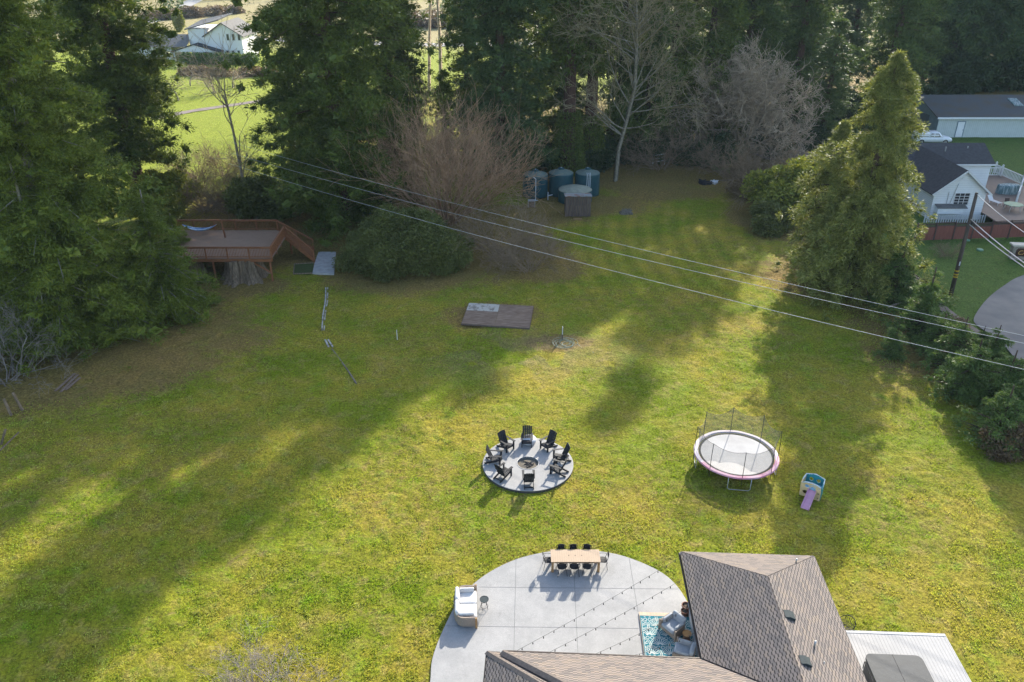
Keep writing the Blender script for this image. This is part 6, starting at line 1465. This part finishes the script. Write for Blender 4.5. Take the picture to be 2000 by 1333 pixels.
# cottage deck & railing
cd = thing('cottage_deck', 'brown plank deck with white railing right of the cottage', 'deck', (CX1 + 4, 88, 0)); O3 = Vector(cd.location)
mb = MB(O3); mb.box(CX1 + .02, CX1 + 10.5, 80.6, ry0 + .25, .75, .85); mb.box(rx1 + .1, CX1 + 10.5, ry0 + .25, 99, .75, .85); mb.build('deck_floor', MT['cottplanks'], cd)
def wrail(a, b):
    A, B = Vector(a), Vector(b); mb = MB(O3); u_ = Vector((0, 0, 1)); mb.beam(A + u_ * 1.05, B + u_ * 1.05, .14, .08); mb.beam(A + u_ * .15, B + u_ * .15, .1, .08); L = (B - A).length; n = int(L / .26)
    for i in range(1, n): q = A.lerp(B, i / n); mb.beam(q + u_ * .15, q + u_ * 1.02, .09, .05, up=(0, 1, 0))
    r_ = mb.build('railing', MT['white'], cd); k = max(1, int(L / 3.2))
    for i in range(k + 1):
        q = A.lerp(B, i / k); m2 = MB(O3); m2.beam(q, q + u_ * 1.3, .17, .17, up=(0, 1, 0)); m2.lathe([(.1, q.z + 1.3), (.12, q.z + 1.38), (0, q.z + 1.5)], 10, (q.x, q.y)); m2.build('newel_post', MT['white'], r_)
q0 = G(1942, 338, .85); q1 = G(1996, 362, .85); q2 = G(2060, 380, .85); wrail((rx1 + .1, 98.6, .85), (q0.x, 98.6, .85)) if q0.x > rx1 + 1 else None
wrail(q0, q1); q3 = G(1984, 398, .85); wrail(q1, q3)
p = G(1973, 380, .85); gr = thing('covered_grill', 'furniture under a grey-green tarp on the cottage deck', 'covered furniture', (p.x, p.y + .5, .85)); mb = MB(); rg = np.random.default_rng(3)
vs = []; n = 28
for z, s in ((0, 1.0), (.3, .98), (.8, .97), (1.0, .90), (1.08, .5)):
    for j in range(n): a_ = 2 * math.pi * j / n; e = 3.2; c, s_ = math.cos(a_), math.sin(a_); vs.append((1.35 * s * math.copysign(abs(c) ** (2 / e), c) * (1 + .03 * math.sin(9 * a_ + z * 2)), .6 * s * math.copysign(abs(s_) ** (2 / e), s_) * (1 + .05 * math.sin(7 * a_)), z + .03 * math.sin(5 * a_)))
mb.add(vs, [(i * n + j, i * n + (j + 1) % n, (i + 1) * n + (j + 1) % n, (i + 1) * n + j) for i in range(4) for j in range(n)] + [tuple(range(4 * n, 5 * n))]); mb.build('tarp', MT['tarp'], gr, False)
p = G(1976, 412, .85); t = thing('patio_table', 'green octagonal table with dark chairs on the cottage deck', 'table', (p.x, p.y, .85)); mb = MB(); mb.lathe([(0, .74), (1.0, .74), (1.0, .78), (0, .78)], 8); mb.build('tabletop', MT['green'], t)
for i in range(4): a_ = .78 + 1.57 * i; mb = MB(); mb.tube([(.7 * math.cos(a_), .7 * math.sin(a_), .74), (.85 * math.cos(a_), .85 * math.sin(a_), 0)], .03, 5); mb.build('leg', MT['galv'], t)
for (dx, dy, rz, lb) in ((.2, 1.3, 0, 'dark wooden chair behind the green table on the cottage deck'), (1.6, -.1, -1.57, 'dark wooden chair right of the green table on the cottage deck')):
    c = thing('deck_chair', lb, 'chair', (p.x + dx, p.y + dy, .85), rz)
    mb = MB(); mb.box(-.26, .26, -.26, .26, .42, .47); mb.build('seat', MT['lattice'], c); mb = MB(); mb.beam((0, .25, .47), (0, .36, .95), .5, .04, up=(0, 1, 0)); mb.build('backrest', MT['lattice'], c)
    for sx in (-1, 1):
        for sy in (-1, 1): mb = MB(); mb.box(sx * .23 - .02, sx * .23 + .02, sy * .23 - .02, sy * .23 + .02, 0, .42); mb.build('leg', MT['lattice'], c)
p = G(1932, 398, .85); t = thing('lounge_chair', 'pale slatted lounge chair on the cottage deck near the gable', 'chair', (p.x + .5, p.y, .85), .3)
mb = MB(); 
for i in range(8): mb.box(-.3, .3, -.9 + i * .16, -.9 + i * .16 + .1, .3, .33)
mb.build('seat', MT['white'], t); mb = MB(); mb.beam((0, .4, .3), (0, .8, .8), .6, .03, up=(0, 1, 0)); mb.build('backrest', MT['white'], t)
for sx in (-1, 1):
    for y in (-.8, .35): mb = MB(); mb.box(sx * .27 - .02, sx * .27 + .02, y - .02, y + .02, 0, .3); mb.build('leg', MT['white'], t)

# ------------------------------------------------------------------ barn
ba = G(1826, 268); BX0, BY0 = ba.x, ba.y; BZ = HH(1828, 229, BY0).z
bn = thing('barn', 'long low pale barn with dark mossy roof at the right edge', 'barn', (BX0 + 10, BY0, 0)); O4 = Vector(bn.location); BX1 = BX0 + 34; BYr = BY0 + 14.5; bRZ = BZ + 1.9
mb = MB(O4); mb.box(BX0, BX1, BY0, BY0 + .15, -.05, BZ); mb.build('long_wall', MT['vertsiding'], bn)
mb = MB(O4); ymid = (BY0 + BYr) / 2
mb.add([(BX0 - .01, BY0 - .002, -.05), (BX0 - .01, BYr, -.05), (BX0 - .01, BYr, BZ), (BX0 - .01, ymid, bRZ), (BX0 - .01, BY0 - .002, BZ), (BX0 + .12, BY0 + .16, -.05), (BX0 + .12, BYr, -.05), (BX0 + .12, BYr, BZ), (BX0 + .12, ymid, bRZ), (BX0 + .12, BY0 + .16, BZ)], [(4, 3, 2, 1, 0), (5, 6, 7, 8, 9)]); mb.build('gable_wall', MT['bluepaint'], bn)
mb = MB(O4); roof2(mb, BX0, BX1, BY0, BYr, BZ, bRZ, 'x', .5, .16); mb.build('roof', MT['mossroof'], bn)
mb = MB(O4); mb.box(BX0 - .5, BX1, BY0 - .55, BY0 - .48, BZ - .2, BZ + .05); mb.build('eave_board', MT['siding'], bn)
mb = MB(O4); mb.box(BX0 - .06, BX0 - .02, BY0 + 3, BY0 + 8.5, 0, 2.7); mb.build('garage_door', MT['bluedoor'], bn)
a, b = HH(1872, 240, BY0), HH(1884, 266, BY0); mb = MB(O4); mb.box(a.x, a.x + 1.0, BY0 - .06, BY0 - .003, .05, 2.3); dr = mb.build('door', MT['siding'], bn)
mb = MB(O4); mb.tube([(a.x + .85, BY0 - .12, 1.1), (a.x + .95, BY0 - .12, 1.1)], .04, 6); mb.build('handle', MT['blackmetal'], dr)
mb = MB(O4); mb.box(a.x - .14, a.x - .02, BY0 - .05, BY0 - .002, 0, 2.42); mb.box(a.x + 1.02, a.x + 1.14, BY0 - .05, BY0 - .002, 0, 2.42); mb.box(a.x - .14, a.x + 1.14, BY0 - .055, BY0 - .001, 2.31, 2.43); mb.build('door_frame', MT['bluepaint'], bn)
f_ = .62; zz = BZ + (bRZ - BZ) * f_; yy = BY0 + (ymid - BY0) * f_; sx = G(1975, 200, zz).x; mb = MB(O4); slp = (bRZ - BZ) / (ymid - BY0)
mb.add([(sx - .7, yy - 1.2, zz - 1.2 * slp + .3), (sx + .7, yy - 1.2, zz - 1.2 * slp + .3), (sx + .7, yy + 1.2, zz + 1.2 * slp + .3), (sx - .7, yy + 1.2, zz + 1.2 * slp + .3), (sx - .7, yy - 1.2, zz - 1.2 * slp), (sx + .7, yy - 1.2, zz - 1.2 * slp), (sx + .7, yy + 1.2, zz + 1.2 * slp), (sx - .7, yy + 1.2, zz + 1.2 * slp)], [(0, 1, 2, 3), (0, 4, 5, 1), (1, 5, 6, 2), (2, 6, 7, 3), (3, 7, 4, 0)]); mb.build('skylight', MT['tarp'], bn)

# ------------------------------------------------------------------ pickup truck (faces right)
p = G(1817, 280); pk = thing('pickup_truck', 'white pickup truck with canopy parked before the barn, half hidden by the cedar', 'truck', (p.x, p.y, 0), rad(-3)); WH = .93
def loft(mb, secs, mi=0):
    "secs: list of (x, [(y,z)...]) closed sections"
    n = len(secs[0][1]); vs = [(x, y, z) for x, S in secs for y, z in S]
    fs = [(i * n + j, i * n + (j + 1) % n, (i + 1) * n + (j + 1) % n, (i + 1) * n + j) for i in range(len(secs) - 1) for j in range(n)]
    mb.add(vs, fs + [tuple(range(n))[::-1], tuple(range((len(secs) - 1) * n, len(secs) * n))], mi)
def sec(w1, w2, z0, z1, z2): return [(-w1 * .96, z0), (w1 * .96, z0), (w1, z1), (w2, z2 - .06), (w2 - .08, z2), (-w2 + .08, z2), (-w2, z2 - .06), (-w1, z1)]
mb = MB(); loft(mb, [(-2.65, sec(.88, .86, .45, .7, 1.05)), (-2.55, sec(.92, .9, .38, .7, 1.1)), (0, sec(.93, .91, .35, .75, 1.1)), (1.15, sec(.93, .91, .35, .75, 1.1)), (2.2, sec(.92, .84, .38, .75, 1.04)), (2.62, sec(.86, .76, .45, .7, .92)), (2.7, sec(.8, .7, .5, .68, .82))]); mb.build('body', MT['carwhite'], pk, True)
def cab(w, z): return [(-w, z[0]), (w, z[0]), (w * .98, (z[0] + z[1]) / 2), (w * .84, z[1] - .04), (w * .76, z[1]), (-w * .76, z[1]), (-w * .84, z[1] - .04), (-w * .98, (z[0] + z[1]) / 2)]
mb = MB(); loft(mb, [(-.62, cab(.9, (1.05, 1.70))), (-.3, cab(.9, (1.05, 1.78))), (.55, cab(.9, (1.05, 1.78))), (.75, cab(.89, (1.05, 1.72))), (1.35, cab(.87, (1.04, 1.13)))]); mb.build('cab', MT['carwhite'], pk, True)
mb = MB(); loft(mb, [(-2.55, cab(.9, (1.05, 1.62))), (-2.35, cab(.9, (1.05, 1.72))), (-.66, cab(.9, (1.05, 1.74)))]); mb.build('canopy', MT['carwhite'], pk, True)
for s in (-1, 1):
    for x0, x1, zt, sl_ in ((-2.2, -.85, 1.52, 0), (-.5, -.05, 1.62, 0), (.05, .95, 1.62, .35)):
        mb = MB(); y = s * .905; y2 = s * .84
        mb.add([(x0, y, 1.16), (x1, y, 1.16), (x1 - sl_, y2, zt), (x0, y2, zt), (x0, y * .97, 1.16), (x1, y * .97, 1.16), (x1 - sl_, y2 * .97, zt), (x0, y2 * .97, zt)], [(0, 1, 2, 3), (7, 6, 5, 4), (0, 4, 5, 1), (1, 5, 6, 2), (2, 6, 7, 3), (3, 7, 4, 0)]); mb.build('side_window', MT['glass'], pk)
mb = MB(); mb.add([(1.33, -.72, 1.16), (1.33, .72, 1.16), (.82, .66, 1.68), (.82, -.66, 1.68), (1.28, -.72, 1.14), (1.28, .72, 1.14), (.78, .66, 1.66), (.78, -.66, 1.66)], [(0, 1, 2, 3), (7, 6, 5, 4), (0, 4, 5, 1), (1, 5, 6, 2), (2, 6, 7, 3), (3, 7, 4, 0)]); mb.build('windscreen', MT['glass'], pk)
for x in (-1.7, 1.75):
    for s in (-1, 1):
        mb = MB(); mb.tube([(x, s * .72, .37), (x, s * .95, .37)], .37, 20); wh = mb.build('wheel', MT['rubber'], pk); mb = MB(); mb.tube([(x, s * .94, .37), (x, s * .962, .37)], .22, 16); mb.build('rim', MT['rim'], wh)
mb = MB(); mb.box(2.62, 2.76, -.8, .8, .42, .62); mb.build('bumper', MT['blackmetal'], pk)
for s in (-1, 1): mb = MB(); mb.box(2.5, 2.66, s * .62 - .14, s * .62 + .14, .68, .84); mb.build('headlight', MT['glass'], pk)

# ------------------------------------------------------------------ far farmhouse
FY = 208.0
def fx(px): return HH(px, 118, FY).x
def fz(py, Y=FY): return HH(400, py, Y).z
fh = thing('farmhouse', 'large white two-storey farmhouse far away behind the bright field', 'house', (fx(400), FY, 0)); O5 = Vector(fh.location)
gx0, gx1 = fx(408), fx(478); ge, grz = fz(72), fz(46)
mb = MB(O5); gable(mb, gx0, gx1, FY, FY + 13, 0, fz(70), grz); mb.build('wall', MT['farmsiding'], fh)
mb = MB(O5); roof2(mb, gx0, gx1, FY, FY + 13, fz(70), grz, 'y', .6, .25); mb.build('roof', MT['greyroof'], fh)
bx0 = fx(372); mb = MB(O5); mb.box(bx0, gx0 + .01, FY + 1.5, FY + 12, 0, fz(58)); mb.build('wall', MT['farmsiding'], fh)
mb = MB(O5); z1_, z2_ = fz(58), fz(33, FY + 6); mb.add([(bx0 - .6, FY + .9, z1_), (gx0 + 3.5, FY + .9, z1_ + 2.2), (gx0 + 5, FY + 8, z2_ + .8), (bx0 + 1.5, FY + 8, z2_ - .8), (bx0 - .6, FY + .9, z1_ - .25), (gx0 + 3.5, FY + .9, z1_ + 1.95), (gx0 + 5, FY + 8, z2_ + .5), (bx0 + 1.5, FY + 8, z2_ - 1.05)], [(0, 1, 2, 3), (7, 6, 5, 4), (0, 4, 5, 1), (1, 5, 6, 2), (2, 6, 7, 3), (3, 7, 4, 0)]); mb.build('roof', MT['greyroof'], fh)
lx0, lx1 = fx(296), fx(341); mb = MB(O5); mb.box(lx0 - 4, lx1, FY - 1, FY + 9, 0, fz(92, FY - 1)); mb.build('garage_wall', MT['farmsiding'], fh)
mb = MB(O5); ze_ = fz(91, FY - 1); zr_ = ze_ + 2.3; ym_ = FY + 4
mb.add([(lx0 - 4.5, FY - 1.6, ze_), (bx0 + .2, FY - 1.6, ze_), (bx0 + .2, ym_, zr_), (lx0 - 4.5, ym_, zr_), (lx0 - 4.5, FY + 9.5, ze_), (bx0 + .2, FY + 9.5, ze_)], [(0, 1, 2, 3), (3, 2, 5, 4)]); mb.build('garage_roof', MT['greyroof'], fh)
mb = MB(O5); px0, px1, pm = fx(344), fx(440), fx(391); pz0, pz1 = fz(101, FY - 2.5), fz(86, FY - 2.5)
for a_, b_ in ((px0, pm), (px1, pm)): mb.add([(a_, FY - 2.8, pz0), (b_, FY - 2.8, pz1), (b_, FY + .5, pz1), (a_, FY + .5, pz0), (a_, FY - 2.8, pz0 - .25), (b_, FY - 2.8, pz1 - .25), (b_, FY + .5, pz1 - .25), (a_, FY + .5, pz0 - .25)], [(0, 1, 2, 3), (7, 6, 5, 4), (0, 4, 5, 1), (2, 6, 7, 3), (3, 7, 4, 0)])
mb.build('porch_roof', MT['darkroof'], fh)
mb = MB(O5); mb.add([(px0 + .8, FY - 2.6, pz0 - .1), (px1 - .8, FY - 2.6, pz0 - .1), (pm, FY - 2.6, pz1 - .2)], [(0, 1, 2)]); mb.build('porch_gable', MT['farmsiding'], fh)
for q in (px0 + .9, px0 + 4.3, px1 - 4.3, px1 - .9): mb = MB(O5); mb.box(q - .13, q + .13, FY - 2.75, FY - 2.5, 0, pz0 - .1); mb.build('porch_post', MT['white'], fh)
for py0, py1 in ((67, 79), (99, 112)):
    for px in (441.5, 452.5, 463.5):
        a_, b_ = HH(px, py0, FY), HH(px + 6.5, py1, FY); window(fh, O5, a_.x, b_.x, b_.z, a_.z, FY, 1, 1, .12)
a_, b_ = HH(377, 88, FY + .0), HH(384, 116, FY); window(fh, O5, a_.x, b_.x, .6, 2.4, FY + 1.5, 1, 1, .12)
a_ = fx(396); window(fh, O5, a_, a_ + 2.2, .9, 2.5, FY + 1.5, 1, 2, .12)
p = G(1340, 92); 

# ------------------------------------------------------------------ haze
mb = MB((0, 0, 0)); mb.box(-1600, 1600, -320, 4100, -1.5, 47)
hz = mb.build('haze', bpy.data.materials.new('haze_air')); m = hz.data.materials[0]; m.use_nodes = True; t_ = m.node_tree; t_.nodes.clear()
ho = t_.nodes.new('ShaderNodeOutputMaterial'); pv = t_.nodes.new('ShaderNodeVolumePrincipled'); pv.inputs['Density'].default_value = .00011; pv.inputs['Color'].default_value = (.62, .82, 1.0, 1); pv.inputs['Anisotropy'].default_value = .2
t_.links.new(pv.outputs[0], ho.inputs['Volume']); tag(hz, 'thin blue-white air over the whole scene', 'haze', kind='stuff')
HAZE = True
if not HAZE: bpy.data.objects.remove(hz)
